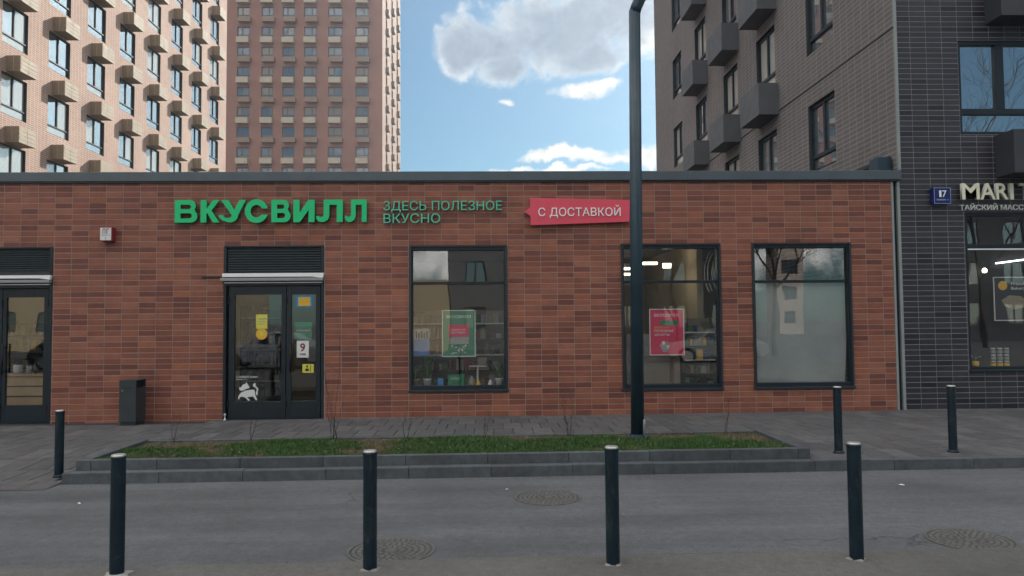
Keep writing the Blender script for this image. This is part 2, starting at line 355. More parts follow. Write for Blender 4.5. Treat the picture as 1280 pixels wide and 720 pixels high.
def struct(name, mb, mats, parent=None, smooth=False):
    if parent: return part(name, mb, mats, parent)
    o = bpy.data.objects.new(name, mb.mesh(name, mats, (0, 0, 0), smooth)); link(o); WLOC[o.name] = Vector((0, 0, 0)); o['kind'] = 'structure'; return o
def copy_tree(o, parent=None):
    c = o.copy(); COL.objects.link(c)
    if parent is not None: c.parent = parent
    for ch in list(o.children): copy_tree(ch, c)
    return c
def gz(x): return SLOPE * x

def curve_mesh(cu, mats):
    o = bpy.data.objects.new('tmp', cu); me = bpy.data.meshes.new_from_object(o); bpy.data.objects.remove(o); bpy.data.curves.remove(cu)
    me.materials.clear()
    for m in (mats if isinstance(mats, (list, tuple)) else [mats]): me.materials.append(m)
    return me
def stand(me):                                                # lay the outline upright, its face towards -Y
    me.transform(Matrix.Rotation(math.pi / 2, 4, 'X'))
    if len(me.materials) > 1:
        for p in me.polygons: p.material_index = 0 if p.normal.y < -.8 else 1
    me.update(); return me
def bbox(me):
    xs = [v.co.x for v in me.vertices]; ys = [v.co.y for v in me.vertices]; return min(xs), max(xs), min(ys), max(ys)
_tc = {}
def raw_text(s, ext=.02, off=0.0):
    k = (s, ext, off)
    cu = bpy.data.curves.new('t', 'FONT'); cu.body = s; cu.extrude = ext; cu.offset = off; cu.resolution_u = 3
    return cu
def twidth(s, off=0.0):
    if (s, off) not in _tc: me = curve_mesh(raw_text(s, 0.0, off), m_white); _tc[(s, off)] = bbox(me); bpy.data.meshes.remove(me)
    return _tc[(s, off)]
def text_in(s, x0, x1, z0, z1, y, ext, mats, off=0.0, cap=None):        # one mesh filling the box given
    me = curve_mesh(raw_text(s, 1.0, off), mats); a, b, c, d = bbox(me)
    if cap: _, _, c, d = twidth(cap, off)
    sx, sz = (x1 - x0) / (b - a), (z1 - z0) / (d - c)
    me.transform(Matrix.Translation((x0 - a * sx, z0 - c * sz, 0)) @ Matrix.Diagonal((sx, sz, ext / 2, 1)))
    stand(me); me.transform(Matrix.Translation((0, y, 0))); return me
def letters_in(s, x0, x1, z0, z1, y, ext, mats, parent, off=0.0, name='letter', cap='Н'):
    """every character its own child mesh; letters share one baseline and cap height"""
    pos, x = [], 0.0; ref = twidth('НН', off)[1] - twidth('НН', off)[0]
    for ch in s:
        if ch == ' ': pos.append((x, None)); x += .30; continue
        w = twidth('Н' + ch + 'Н', off); adv = (w[1] - w[0]) - ref
        pos.append((x, ch)); x += adv
    _, _, c, d = twidth(cap, off); last = [p for p in pos if p[1]][-1]; first = twidth(s[0], off)
    tot = last[0] + twidth(last[1], off)[1] - first[0]
    sx, sz = (x1 - x0) / tot, (z1 - z0) / (d - c)
    for px_, ch in pos:
        if not ch: continue
        me = curve_mesh(raw_text(ch, 1.0, off), mats)
        me.transform(Matrix.Translation((x0 + (px_ - first[0]) * sx, z0 - c * sz, 0)) @ Matrix.Diagonal((sx, sz, ext / 2, 1)))
        stand(me); me.transform(Matrix.Translation(Vector((0, y, 0)) - WLOC[parent.name])); me.name = name
        o = bpy.data.objects.new(name, me); link(o, parent)
def text_part(name, me, parent, kind=None):
    me.transform(Matrix.Translation(-WLOC[parent.name])); me.name = name; o = bpy.data.objects.new(name, me); link(o, parent)
    if kind: o['kind'] = kind
    return o
def poly_mesh(outlines, ext, mats):
    cu = bpy.data.curves.new('p', 'CURVE'); cu.dimensions = '2D'; cu.fill_mode = 'BOTH'; cu.extrude = ext / 2
    for pts in outlines:
        s = cu.splines.new('POLY'); s.points.add(len(pts) - 1); s.use_cyclic_u = True
        for p, q in zip(s.points, pts): p.co = (q[0], q[1], 0, 1)
    return stand(curve_mesh(cu, mats))

def rect_minus(r, holes):
    out = [r]
    for h in holes:
        nx = []
        for a0, a1, b0, b1 in out:
            c0, c1, d0, d1 = max(a0, h[0]), min(a1, h[1]), max(b0, h[2]), min(b1, h[3])
            if c0 >= c1 or d0 >= d1: nx.append((a0, a1, b0, b1)); continue
            if a0 < c0: nx.append((a0, c0, b0, b1))
            if c1 < a1: nx.append((c1, a1, b0, b1))
            if b0 < d0: nx.append((c0, c1, b0, d0))
            if d1 < b1: nx.append((c0, c1, d1, b1))
        out = nx
    return [q for q in out if q[1] - q[0] > .012 and q[3] - q[2] > .012]
def frame_pt(O, Uv, N, u, v, w): return (O[0] + Uv[0] * u + N[0] * w, O[1] + Uv[1] * u + N[1] * w, v)
def holed_wall(mb, O, Uv, N, u0, u1, v0, v1, holes, depth, mi_wall=0, mi_rev=1):
    us = sorted({u0, u1, *[h[0] for h in holes], *[h[1] for h in holes]}); vs = sorted({v0, v1, *[h[2] for h in holes], *[h[3] for h in holes]})
    us = [u for u in us if u0 <= u <= u1]; vs = [v for v in vs if v0 <= v <= v1]
    P = lambda u, v, w: frame_pt(O, Uv, N, u, v, w)
    mb.mat(mi_wall)
    for i in range(len(us) - 1):
        j = 0
        while j < len(vs) - 1:
            uc = (us[i] + us[i + 1]) / 2
            inside = lambda q: any(h[0] < uc < h[1] and h[2] < (vs[q] + vs[q + 1]) / 2 < h[3] for h in holes)
            if inside(j): j += 1; continue
            k = j
            while k + 1 < len(vs) - 1 and not inside(k + 1): k += 1
            mb.add([P(us[i], vs[j], 0), P(us[i + 1], vs[j], 0), P(us[i + 1], vs[k + 1], 0), P(us[i], vs[k + 1], 0)], [(0, 1, 2, 3)]); j = k + 1
    mb.mat(mi_rev)
    for a, b, c, d in holes:
        q = [(a, c), (b, c), (b, d), (a, d)]
        for i in range(4):
            (ua, va), (ub, vb) = q[i], q[(i + 1) % 4]
            mb.add([P(ua, va, 0), P(ub, vb, 0), P(ub, vb, -depth), P(ua, va, -depth)], [(0, 1, 2, 3)])
    mb.mat(0)

# ------------------------------------------------------------------ ground, road, pavements
g = MB(); g.box(-900, 900, -900, 900, -.6, -.45); struct('ground', g, m_earth)
KY, RZ, PZ = 8.80, -.02, .10
def sheet(x0, x1, y0, y1, z): return MB().add([(x0, y0, z + gz(x0)), (x1, y0, z + gz(x1)), (x1, y1, z + gz(x1)), (x0, y1, z + gz(x0))], [(0, 1, 2, 3)])
def block(mb, x0, x1, y0, y1, z0, z1): return mb.add([(x0, y0, z0 + gz(x0)), (x1, y0, z0 + gz(x1)), (x1, y1, z0 + gz(x1)), (x0, y1, z0 + gz(x0)), (x0, y0, z1 + gz(x0)), (x1, y0, z1 + gz(x1)), (x1, y1, z1 + gz(x1)), (x0, y1, z1 + gz(x0))],
                     [(0, 3, 2, 1), (4, 5, 6, 7), (0, 1, 5, 4), (1, 2, 6, 5), (2, 3, 7, 6), (3, 0, 4, 7)])
struct('road', block(MB(), -90, 90, -60, KY + .1, -.25, RZ), m_road)
nb = MB(); EDGE = 5.74
xs = [-60 + 1.5 * i for i in range(81)]; ed = [EDGE + .02 * math.sin(x * .9) + .012 * math.sin(x * 3.1 + 1) for x in xs]
n = len(xs)
nb.add([(x, -3.0, gz(x)) for x in xs] + [(x, e, gz(x) + 0.0) for x, e in zip(xs, ed)] + [(x, e + .02, gz(x) - .024) for x, e in zip(xs, ed)],
       [(i, i + 1, n + i + 1, n + i) for i in range(n - 1)] + [(n + i, n + i + 1, 2 * n + i + 1, 2 * n + i) for i in range(n - 1)])
struct('near_pavement', nb, m_near, smooth=False)
jb = MB(); jb.add([(x, e + .015, gz(x) + RZ + .004) for x, e in zip(xs, ed)] + [(x, e + .042 + .012 * math.sin(x * 5.3) + .008 * math.sin(x * 13), gz(x) + RZ + .004) for x, e in zip(xs, ed)], [(i, i + 1, n + i + 1, n + i) for i in range(n - 1)])
struct('road_edge_joint', jb, M('tar_joint', (.035, .034, .034), .9, .4, 4))

WY = 13.5                                          # face of the shop's tiles
RX = -4.86                                         # left of here the pavement ramps down to the road
def pz(x, y):
    if x >= RX: return PZ
    z = -.016 + max(0, min(1, (y - 8.55) / 4.2)) * (PZ + .016)
    k = max(0, min(1, (y - 9.3) / 1.5)); k = k * k * (3 - 2 * k); l = max(0, min(1, (RX - x) / 2.6))
    return z + (PZ - z) * k * (1 - l)
pv = MB()
block(pv, RX + .001, 40, KY + .12, WY + .1, -.2, PZ - .018)
ny = 12
for i in range(ny):
    ya, yb = 8.5 + (WY + .1 - 8.5) * i / ny, 8.5 + (WY + .1 - 8.5) * (i + 1) / ny
    for xa, xb in ((-40, RX - 2.6), (RX - 2.6, RX - 1.3), (RX - 1.3, RX - .001)):
        pv.add([(q, w, pz(q, w) - .018 + gz(q)) for q, w in ((xa, ya), (xb, ya), (xb, yb), (xa, yb))], [(0, 1, 2, 3)])
pavement = struct('pavement', pv, m_slabjoint)
PLX0, PLX1, PLY0, PLY1 = -4.78, 3.79, 8.98, 10.72        # planter outer edges
SW, SD = .298, .596
slab_meshes = []
def slab_mesh(mi):
    b = MB(); w, d, h, c = SW / 2 - .004, SD / 2 - .004, .03, .006
    b.add([(-w, -d, -h), (w, -d, -h), (w, d, -h), (-w, d, -h), (-w, -d, -c), (w, -d, -c), (w, d, -c), (-w, d, -c), (-w + c, -d + c, 0), (w - c, -d + c, 0), (w - c, d - c, 0), (-w + c, d - c, 0)],
          [(0, 1, 5, 4), (1, 2, 6, 5), (2, 3, 7, 6), (3, 0, 4, 7), (4, 5, 9, 8), (5, 6, 10, 9), (6, 7, 11, 10), (7, 4, 8, 11), (8, 9, 10, 11)])
    return b.mesh('paving_slab', m_slabs[mi])
slab_meshes = [slab_mesh(i) for i in range(4)]
cells, cut = [], []
y0 = KY + .16
for r in range(8):
    for c in range(-45, 50):
        x0 = c * SW + (SW / 2 if r % 2 else 0) + .05; y = y0 + r * SD
        if y + SD > WY - .02: continue
        if x0 > 14 or x0 < -13: continue
        if x0 < RX < x0 + SW and y < PLY1 + .1: continue
        pieces = rect_minus((x0, x0 + SW, y, y + SD), [(PLX0, PLX1, PLY0 - .2, PLY1)])
        if pieces != [(x0, x0 + SW, y, y + SD)]: cut += pieces; continue
        cells.append((x0 + SW / 2, y + SD / 2))
y = 8.55 + .0
cells.sort(key=lambda p: (p[1] > 30) or (p[0] - .5) ** 2 * .55 + p[1] ** 2)
inview = lambda p: -0.66 < p[0] / p[1] < .72
vis = [c for c in cells if inview(c)]; rest = [c for c in cells if not inview(c)]
for x, y in vis[:300]:
    k = random.choices(range(4), [4, 3, 3, 2])[0]
    ax = math.atan((pz(x, y + .2) - pz(x, y - .2)) / .4)
    inst('paving_slab', slab_meshes[k], pavement, (x, y, pz(x, y) + gz(x) + U(-.0015, .0015)), (ax + U(-.002, .002), -SLOPE - math.atan((pz(x + .15, y) - pz(x - .15, y)) / .3), U(-.003, .003)))
sm = MB()
for x, y in vis[300:] + rest:
    sm.mat(random.randrange(4)); w, d = SW / 2 - .004, SD / 2 - .004; dz = U(-.001, .001)
    P = lambda a, b, h=0: (a, b, pz(a, b) + gz(a) + h + dz)
    sm.add([P(x - w, y - d), P(x + w, y - d), P(x + w, y + d), P(x - w, y + d), P(x - w, y - d, -.03), P(x + w, y - d, -.03), P(x + w, y + d, -.03), P(x - w, y + d, -.03)],
           [(0, 1, 2, 3), (0, 4, 5, 1), (1, 5, 6, 2), (2, 6, 7, 3), (3, 7, 4, 0)])
for a, b, c, d in cut:
    sm.mat(random.randrange(4)); block(sm, a + .004, b - .004, c + .004, d - .004, PZ - .03, PZ)
# slim cut row along the wall and along the ramp's foot
y = y0 + 7 * SD
for c in range(-44, 48):
    x = c * SW + .2; sm.mat(random.randrange(4)); a, b = x + .004, x + SW - .004
    if a > RX - SW: block(sm, a, b, y + .004, WY - .006, PZ - .03, PZ)
    if b < RX:
        sm.add([(a, 8.52, pz(a, 8.52) + gz(a)), (b, 8.52, pz(a, 8.52) + gz(b)), (b, y0 - .004, pz(a, y0) + gz(b)), (a, y0 - .004, pz(a, y0) + gz(a))], [(0, 1, 2, 3)])
part('paving_field', sm, m_slabs, pavement, kind='stuff')

# kerbs -------------------------------------------------------------
def kerb_stone(parent, x0, x1, y0, y1, z0, z1, rot=False):
    b = MB(); e = .002; j = U(-.003, .003)
    if x1 - x0 > y1 - y0: block(b, x0 + e, x1 - e, y0 + j, y1, z0, z1 + U(-.003, .003))
    else: block(b, x0, x1, y0 + e, y1 - e, z0, z1 + U(-.003, .003))
    return part('kerb_stone', b, m_kerb, parent, bevel=.005)
kerb = bpy.data.objects.new('kerb', None); link(kerb); kerb['kind'] = 'structure'; WLOC['kerb'] = Vector((0, 0, 0))
x = -4.84
xs = [x]
off = onZ(186, 596, .1).x
while off - .94 > -4.84 + .2: off -= .94
xs += [off + .94 * i for i in range(int((13 - off) / .94) + 1)]
for a, b in zip(xs[:-1], xs[1:]): kerb_stone(kerb, a, b, KY, KY + .15, -.2, PZ + .002)
PT = .215
planter = thing('raised_planter', 'long low grass planter edged with dark grey kerb stones in front of the shop', 'planter', (-.5, 9.8, PZ))
off = onZ(293, 578, .2).x
while off - .955 > PLX0 + .25: off -= .955
xs = [PLX0, PLX0 + .17] + [q for q in (off + .955 * i for i in range(12)) if PLX0 + .4 < q < PLX1 - .3] + [PLX1 - .15, PLX1]
for a, b in zip(xs[:-1], xs[1:]): kerb_stone(planter, a, b, PLY0, PLY0 + .10, -.1, PT)
n = 9
for i in range(n):
    a = PLX0 + (PLX1 - PLX0) * i / n; b = PLX0 + (PLX1 - PLX0) * (i + 1) / n
    kerb_stone(planter, a, b, PLY1 - .10, PLY1, -.1, PT - .03)
for xx in (PLX0, PLX1 - .10):
    for i in range(2):
        a = PLY0 + .10 + (PLY1 - PLY0 - .20) * i / 2; b = PLY0 + .10 + (PLY1 - PLY0 - .20) * (i + 1) / 2
        kerb_stone(planter, xx, xx + .10, a, b, -.1, PT - .006)
sb = MB(); nx, nyy = 60, 12; X0, X1, Y0, Y1 = PLX0 + .09, PLX1 - .09, PLY0 + .09, PLY1 - .09
def soilz(x, y): return .165 + .02 * mnoise.noise((x * 1.3, y * 1.9, 3)) + .012 * mnoise.noise((x * 4, y * 4, 8))
vs = [(X0 + (X1 - X0) * i / nx, Y0 + (Y1 - Y0) * j / nyy) for j in range(nyy + 1) for i in range(nx + 1)]
sb.add([(x, y, soilz(x, y) + gz(x)) for x, y in vs], [(j * (nx + 1) + i, j * (nx + 1) + i + 1, (j + 1) * (nx + 1) + i + 1, (j + 1) * (nx + 1) + i) for j in range(nyy) for i in range(nx)])
part('soil', sb, m_soil, planter, smooth=True)

# grass -------------------------------------------------------------
gb = MB()
for _ in range(72000):
    x, y = U(X0 + .02, X1 - .02), U(Y0 + .02, Y1 - .02)
    pn = mnoise.noise((x * .9, y * 1.6, 1.7)) + .5 * mnoise.noise((x * 3, y * 3, 5))
    bare = 0.0
    if x > 1.6: bare += (x - 1.6) * .28 * (1.0 if y > 9.55 else .35)
    if y > 10.2: bare += (y - 10.2) * 1.1
    if x < -3.6 and y > 9.9: bare += .45
    if pn + .35 < bare * 1.5 - .24 + U(-.25, .25) and R_() < .82: continue
    dry = pn < -.38 + bare * .8 + U(-.25, .2)
    gb.mat(2 if (dry and R_() < .75) else (1 if R_() < .45 else 0))
    h = U(.02, .052) * (1 + .4 * pn); a = U(0, 6.28); w = U(.003, .006); ln = U(.3, 1.2) * h; z = soilz(x, y) + gz(x) - .004
    dx, dy = math.cos(a) * w, math.sin(a) * w; b2 = U(0, 6.28); lx, ly = math.cos(b2) * ln, math.sin(b2) * ln
    gb.add([(x - dx, y - dy, z), (x + dx, y + dy, z), (x + lx, y + ly, z + h)], [(0, 1, 2)])
go = bpy.data.objects.new('grass', gb.mesh('grass', m_grass, (0, 0, 0), False, False)); link(go); go['kind'] = 'stuff'; go['label'] = 'short patchy lawn grass growing in the raised planter'; go['category'] = 'grass'

# ------------------------------------------------------------------ the shop
shop = thing('shop_building', 'single storey shop clad in red brown clinker tiles between apartment blocks', 'shop', (0, WY, 0))
WX0 = -13.5
TP = (onY(1107.6, 490, WY).x - onY(447.7, 490, WY).x) / 32.0
TX = onY(447.7, 490, WY).x
ZB = onY(447, 515.3, WY).z; TR = (onY(447, 424.7, WY).z - ZB) / 13.0
ZTOP = onY(600, 226.5, WY).z; ZCOP = onY(600, 214.8, WY).z
XR = onY(1117, 350, WY).x                       # right end of the red tiles
def wp(px, py, Y=None): p = onY(px, py, WY if Y is None else Y); return p.x, p.z
def opening(l, t, r, b, mid=None):
    my = (t + b) / 2; mx = (l + r) / 2
    return (wp(l, my)[0], wp(r, my)[0], wp(mx, b)[1], wp(mx, t)[1])
W1 = opening(512, 307, 634, 488); W2 = opening(777.5, 305, 901.5, 486); W3 = opening(941.5, 304, 1065, 484)
D1 = opening(-62, 309, 64.5, 531); D2 = opening(279, 307, 405, 525)
D1 = (D1[0], D1[1], .03, D1[3]); D2 = (D2[0], D2[1], .06, D2[3])
HOLES = [W1, W2, W3, D1, D2]
gw = MB(); O = (0, WY + .0045, 0); holed_wall(gw, O, (1, 0, 0), (0, -1, 0), WX0, XR, -.2, ZTOP, HOLES, .16, 0, 1)
wall = part('wall', gw, [m_grout, m_anth2], shop, fix=False)
gap_h, gap_v = .0100, .0075
def tile_geo(mb, x0, x1, z0, z1, y, th=.014, c=.003):
    mb.add([(x0, y + th, z0), (x1, y + th, z0), (x1, y + th, z1), (x0, y + th, z1), (x0, y + c, z0), (x1, y + c, z0), (x1, y + c, z1), (x0, y + c, z1),
            (x0 + c, y, z0 + c), (x1 - c, y, z0 + c), (x1 - c, y, z1 - c), (x0 + c, y, z1 - c)],
           [(0, 1, 5, 4), (1, 2, 6, 5), (2, 3, 7, 6), (3, 0, 4, 7), (4, 5, 9, 8), (5, 6, 10, 9), (6, 7, 11, 10), (7, 4, 8, 11), (8, 9, 10, 11)])
def tile_wall(parent, wall_o, x_org, pitch, z_org, row, x0, x1, z0, z1, holes, mats, wts, yface, key, limit=300, cluster=True):
    full, rest = [], []
    i0, i1 = math.floor((x0 - x_org) / pitch), math.ceil((x1 - x_org) / pitch); j0, j1 = math.floor((z0 - z_org) / row), math.ceil((z1 - z_org) / row)
    for j in range(j0, j1):
        for i in range(i0, i1):
            r = (x_org + i * pitch, x_org + (i + 1) * pitch, z_org + j * row, z_org + (j + 1) * row)
            cl = (max(r[0], x0), min(r[1], x1), max(r[2], z0), min(r[3], z1))
            if cl[1] - cl[0] < .02 or cl[3] - cl[2] < .015: continue
            k = random.choices(range(len(mats)), wts)[0]
            for q in rect_minus(cl, holes):
                (full if q == r else rest).append((q, k))
    full.sort(key=lambda t: key((t[0][0] + t[0][1]) / 2, (t[0][2] + t[0][3]) / 2))
    w, h = pitch - gap_v, row - gap_h; ms = []
    for m in mats:
        b = MB(); tile_geo(b, -w / 2, w / 2, -h / 2, h / 2, 0); ms.append(b.mesh('tile', m))
    for (a, b_, c, d), k in full[:limit]:
        inst('tile', ms[k], wall_o, ((a + b_) / 2, yface + U(-.001, .001), (c + d) / 2), (U(-.006, .006), U(-.002, .002), U(-.003, .003)))
    tb = MB()
    for (a, b_, c, d), k in full[limit:] + rest:
        tb.mat(k); tile_geo(tb, a + gap_v / 2, b_ - gap_v / 2, c + gap_h / 2, d - gap_h / 2, yface + U(-.001, .001))
    return part('tile_field', tb, mats, wall_o, kind='stuff', fix=False)
tile_wall(shop, wall, TX, TP, ZB, TR, WX0, XR, -.15, ZTOP, HOLES, m_tiles, TILE_W, WY, lambda x, z: (x - .3) ** 2 + (z - 1.2) ** 2 * 1.3)
# parapet, trims, roof
cb = MB(); xe = onY(1127, 220, WY - .06).x
cb.box(WX0, xe, WY - .06, WY + .42, ZTOP + .002, ZCOP); part('parapet_coping', cb, m_coping, shop, bevel=.008)
cb = MB(); cb.box(WX0, xe - .02, WY - .035, WY - .001, ZTOP - .022, ZTOP + .001); part('coping_drip', cb, m_anth, shop)
for (a, b, m, yy, nme) in ((1117.2, 1120, m_flash, WY - .004, 'corner_flashing'), (1120, 1124.6, m_anth2, WY + .05, 'expansion_joint'), (1124.6, 1128.2, m_flash, WY - .006, 'corner_flashing')):
    l, r = wp(a, 350)[0], wp(b, 350)[0]; t = MB(); t.box(l + .001, r - .001, yy, WY + .2, -.05, ZTOP - .025); part(nme, t, m, shop, bevel=.003)
rb = MB(); rb.box(WX0, XR + .08, WY + .42, WY + 14, ZTOP - .12, ZTOP - .02); part('roof', rb, m_roof, shop)
rb = MB(); rb.box(WX0, XR + .08, WY + 14, WY + 14.3, -.2, ZCOP - .05); rb.box(WX0 - .25, WX0, WY + .012, WY + 14.3, -.2, ZCOP - .05); part('rear_wall', rb, m_grout, shop)
# interior shell
IX0, IX1, IY0, IY1, IZ0, IZ1 = WX0 + .05, XR - .05, WY + .175, WY + 6.5, .12, 3.35
ib = MB(); ib.box(IX0, IX1, IY0, IY1, .02, IZ0); part('shop_floor', ib, m_floor_in, shop)
ib = MB(); ib.box(IX0, IX1, IY0, IY1, IZ1, IZ1 + .1); part('shop_ceiling', ib, m_ceil, shop)
ib = MB(); ib.box(IX0, IX1, IY1, IY1 + .1, IZ0 + .001, IZ1 - .001); part('shop_back_wall', ib, m_beige, shop)
for xx in (-3.0, 1.4, 4.1):
    ib = MB(); ib.box(xx, xx + .12, WY + 1.4, IY1 - .002, IZ0 + .001, IZ1 - .001); part('partition_wall', ib, m_beige, shop)

def shop_window(h, tr_px, mx, name='window'):
    x0, x1, z0, z1 = h; f = .052; b = MB(); y0, y1 = WY + .005, WY + .135
    zt = wp(mx, tr_px)[1]
    for q in ((x0, x0 + f, z0, z1), (x1 - f, x1, z0, z1), (x0 + f, x1 - f, z1 - f * 1.6, z1), (x0 + f, x1 - f, z0, z0 + f * 1.6)): b.box(q[0], q[1], y0, y1, q[2], q[3])
    w = part(name, b, m_anth2, shop, bevel=.004)
    b = MB(); b.box(x0 - .02, x1 + .02, WY - .03, WY + .004, z0 - .03, z0 + .012); part('sill', b, m_anth, w, bevel=.004)
    b = MB(); b.box(x0 - .006, x0 + .03, WY - .022, WY + .004, z0 + .013, z1 + .01); b.box(x1 - .03, x1 + .006, WY - .022, WY + .004, z0 + .013, z1 + .01); b.box(x0 + .031, x1 - .031, WY - .022, WY + .004, z1 - .02, z1 + .01); part('casing', b, m_anth, w)
    b = MB(); b.box(x0 + f, x1 - f, y0 + .03, y1 - .02, zt - .024, zt + .024); part('transom', b, m_anth2, w, bevel=.004)
    for a, c in ((z0 + f * 1.6, zt - .024), (zt + .024, z1 - f * 1.6)):
        b = MB(); b.box(x0 + f, x1 - f, WY + .075, WY + .083, a, c); part('pane', b, m_glass, w)
    return w
shop_window(W1, 353.7, 572); shop_window(W2, 352, 838); shop_window(W3, 351.5, 1003)
for h in (W1, W2, W3):
    b = MB(); b.box(h[0] + .01, h[1] - .01, WY + .16, WY + .60, h[2] - .02, h[2] + .03); part('window_board', b, m_anth, shop, bevel=.004)

def shop_door(D, pxs, lou, strip, grey, top, glz, handle=None, hinge_right=False):
    """D opening; pxs = frame-left, meeting line, frame-right in photo pixels on the wall plane"""
    x0, x1, z0, z1 = D; my = (top + glz[1]) / 2; mx = (pxs[0] + pxs[2]) / 2; Z = lambda py: wp(mx, py)[1]
    zt = Z(top); b = MB()
    b.box(x0 + .002, x0 + .05, WY - .01, WY + .14, z0, z1); b.box(x1 - .05, x1 - .002, WY - .01, WY + .14, z0, z1); b.box(x0 + .05, x1 - .05, WY - .01, WY + .14, zt - .05, zt); b.box(x0 + .05, x1 - .05, WY - .01, WY + .14, z1 - .03, z1)
    d = part('door', b, m_anth2, shop, bevel=.004)
    lv = MB(); lv.box(x0 + .051, x1 - .051, WY + .06, WY + .08, zt + .001, z1 - .031); lo = part('louver', lv, m_louver, d)
    za, zb = Z(lou[0]), Z(lou[1]); n = 9
    for i in range(n):
        zz = zb + (za - zb) * (i + .5) / n; hh = (za - zb) / n; s = MB()
        s.add([(x0 + .06, WY + .058, zz + hh * .5), (x1 - .06, WY + .058, zz + hh * .5), (x1 - .06, WY + .012, zz - hh * .25), (x0 + .06, WY + .012, zz - hh * .25),
               (x0 + .06, WY + .058, zz + hh * .32), (x1 - .06, WY + .058, zz + hh * .32), (x1 - .06, WY + .012, zz - hh * .43), (x0 + .06, WY + .012, zz - hh * .43)],
              [(0, 1, 2, 3), (7, 6, 5, 4), (3, 2, 6, 7), (0, 4, 5, 1), (0, 3, 7, 4), (1, 5, 6, 2)])
        part('slat', s, m_louver, d)
    b = MB(); a0, a1 = Z(strip[1]), Z(strip[0]); xl, xr = x0 + .0, x1 + .005
    b.prism([(xl, a0 + .002), (xr - .22, a0 + .002), (xr - .01, a0 - .022), (xr - .01, a0 + .012), (xr, a0 + .012), (xr, a1), (xl, a1)], WY - .08, WY - .015); part('awning_rail', b, m_white, d)
    b = MB(); b.box(xl - .03, xr - .01, WY - .10, WY - .015, Z(grey[1]), Z(grey[0])); part('awning_cassette', b, m_flash, d, bevel=.004)
    b = MB(); b.box(xl + .03, xr - .03, WY - .05, WY - .015, Z(grey[1] + 2.6), Z(grey[1] + 1.6)); part('awning_trim', b, m_white, d)
    xm = wp(pxs[1], my)[0]; zg1, zg0 = Z(glz[0]), Z(glz[1])
    for (la, lb, ga, gb_) in glz[2]:
        a, c, e, f = wp(la, my)[0], wp(lb, my)[0], wp(ga, my)[0], wp(gb_, my)[0]
        l = MB(); yy = WY + .03; zz0, zz1 = z0 + .045, zt - .056
        for q in ((a, e, zz0, zz1), (f, c, zz0, zz1), (e, f, zz0, zg0), (e, f, zg1, zz1)): l.box(q[0], q[1], yy, yy + .06, q[2], q[3])
        part('leaf', l, m_anth2, d, bevel=.003)
        l = MB(); l.box(e + .001, f - .001, yy + .025, yy + .033, zg0 + .001, zg1 - .001); part('pane', l, m_glass, d)
        for zz in (zz1 - .25, zz0 + .25):
            l = MB(); l.tube([(a if hinge_right is False else c, WY + .012, zz - .05), (a if hinge_right is False else c, WY + .012, zz + .05)], .014, 8)
            part('hinge', l, m_black, d)
    for hx, ha, hb in (handle or ()):
        X, A, B = wp(hx, my)[0], Z(ha), Z(hb); l = MB(); l.tube([(X, WY - .045, B), (X, WY - .045, A)], .016, 10)
        for zz in (A - .06, B + .06): l.tube([(X, WY - .045, zz), (X, WY + .03, zz)], .010, 8)
        part('handle', l, m_black, d, smooth=True)
    b = MB(); b.box(x0 + .051, x1 - .051, WY - .02, WY + .13, z0 - .02, z0 + .03); part('threshold', b, m_anth, d, bevel=.004)
    b = MB(); b.box(x0 + .051, x1 - .051, WY - .0, WY + .035, z0 + .031, z0 + .043); part('sweep', b, m_black, d)
    return d
shop_door(D2, (279, 357, 405), (311, 339), (341.7, 346.3), (347.5, 351.3), 353.5, (368, 502, [(285, 356.6, 292.5, 351), (357.4, 400, 363.5, 394)]), [(347.6, 430, 467), (364, 430, 466)])
shop_door(D1, (-62, 0, 64), (313, 338), (344.7, 348.6), (350.5, 354), 357, (371.8, 507, [(-57, 0.6, -50, -8), (1.4, 59, 6, 53)]), [(-4, 430, 468), (5, 430, 468)], True)
def lz(prof, z): return [(r, q + z) for r, q in prof]
dsx, dsz = wp(282, 528)[0] + .01, PZ + gz(-4.6)
solo('door_stopper', MB().lathe(lz([(.022, 0), (.022, .03), (.012, .032), (.012, .085), (.02, .087), (.02, .12)], dsz), dsx, WY - .07, 12), m_whitedirty, 'small pale door stopper on the ground at the left foot of the double door', 'door stopper', (dsx, WY - .07, dsz), smooth=True)

# ------------------------------------------------------------------ signs on the shop
SIGNY = WY - .05
sx0, sz0 = wp(221.3, 279.3); sx1, sz1 = wp(459.6, 250.6)
sign = thing('shop_sign', 'large green raised letters reading ВКУСВИЛЛ above the entrance', 'sign', ((sx0 + sx1) / 2, WY, sz0), 'signs on the shop')
def arc(cx, cy, rx, ry, a0, a1, n=10): return [(cx + rx * math.cos(math.radians(a0 + (a1 - a0) * i / n)), cy + ry * math.sin(math.radians(a0 + (a1 - a0) * i / n))) for i in range(n + 1)]
# outlines in zoomed photo units, baseline 0, cap height 280, y up
def let_V(w):
    t = .84 if w < 250 else 1
    o = [(0, 0)] + arc(w - 78, 78, 78, 78, -90, 45, 8) + arc(w - 88, 212, 68, 68, -40, 90, 8) + [(0, 280)]
    h1 = [(70, 52)] + arc(w - 95, 84, 28, 32, -90, 90, 6) + [(70, 116)]
    h2 = [(70, 168)] + arc(w - 102, 195, 24, 27, -90, 90, 6) + [(70, 222)]
    return [o, h1[::-1], h2[::-1]]
L_K = [[(0, 0), (72, 0), (72, 108), (80, 118), (150, 0), (232, 0), (132, 148), (230, 280), (150, 280), (80, 180), (72, 172), (72, 280), (0, 280)]]
L_U = [[(30, 280), (118, 280), (190, 158), (252, 280), (330, 280), (232, 78)] + arc(140, 92, 98, 92, -15, -125, 10) + [(52, 22), (0, 74)] + [(4, 92), (60, 92)] + arc(112, 96, 52, 40, 200, 320, 7) + [(160, 92)]]
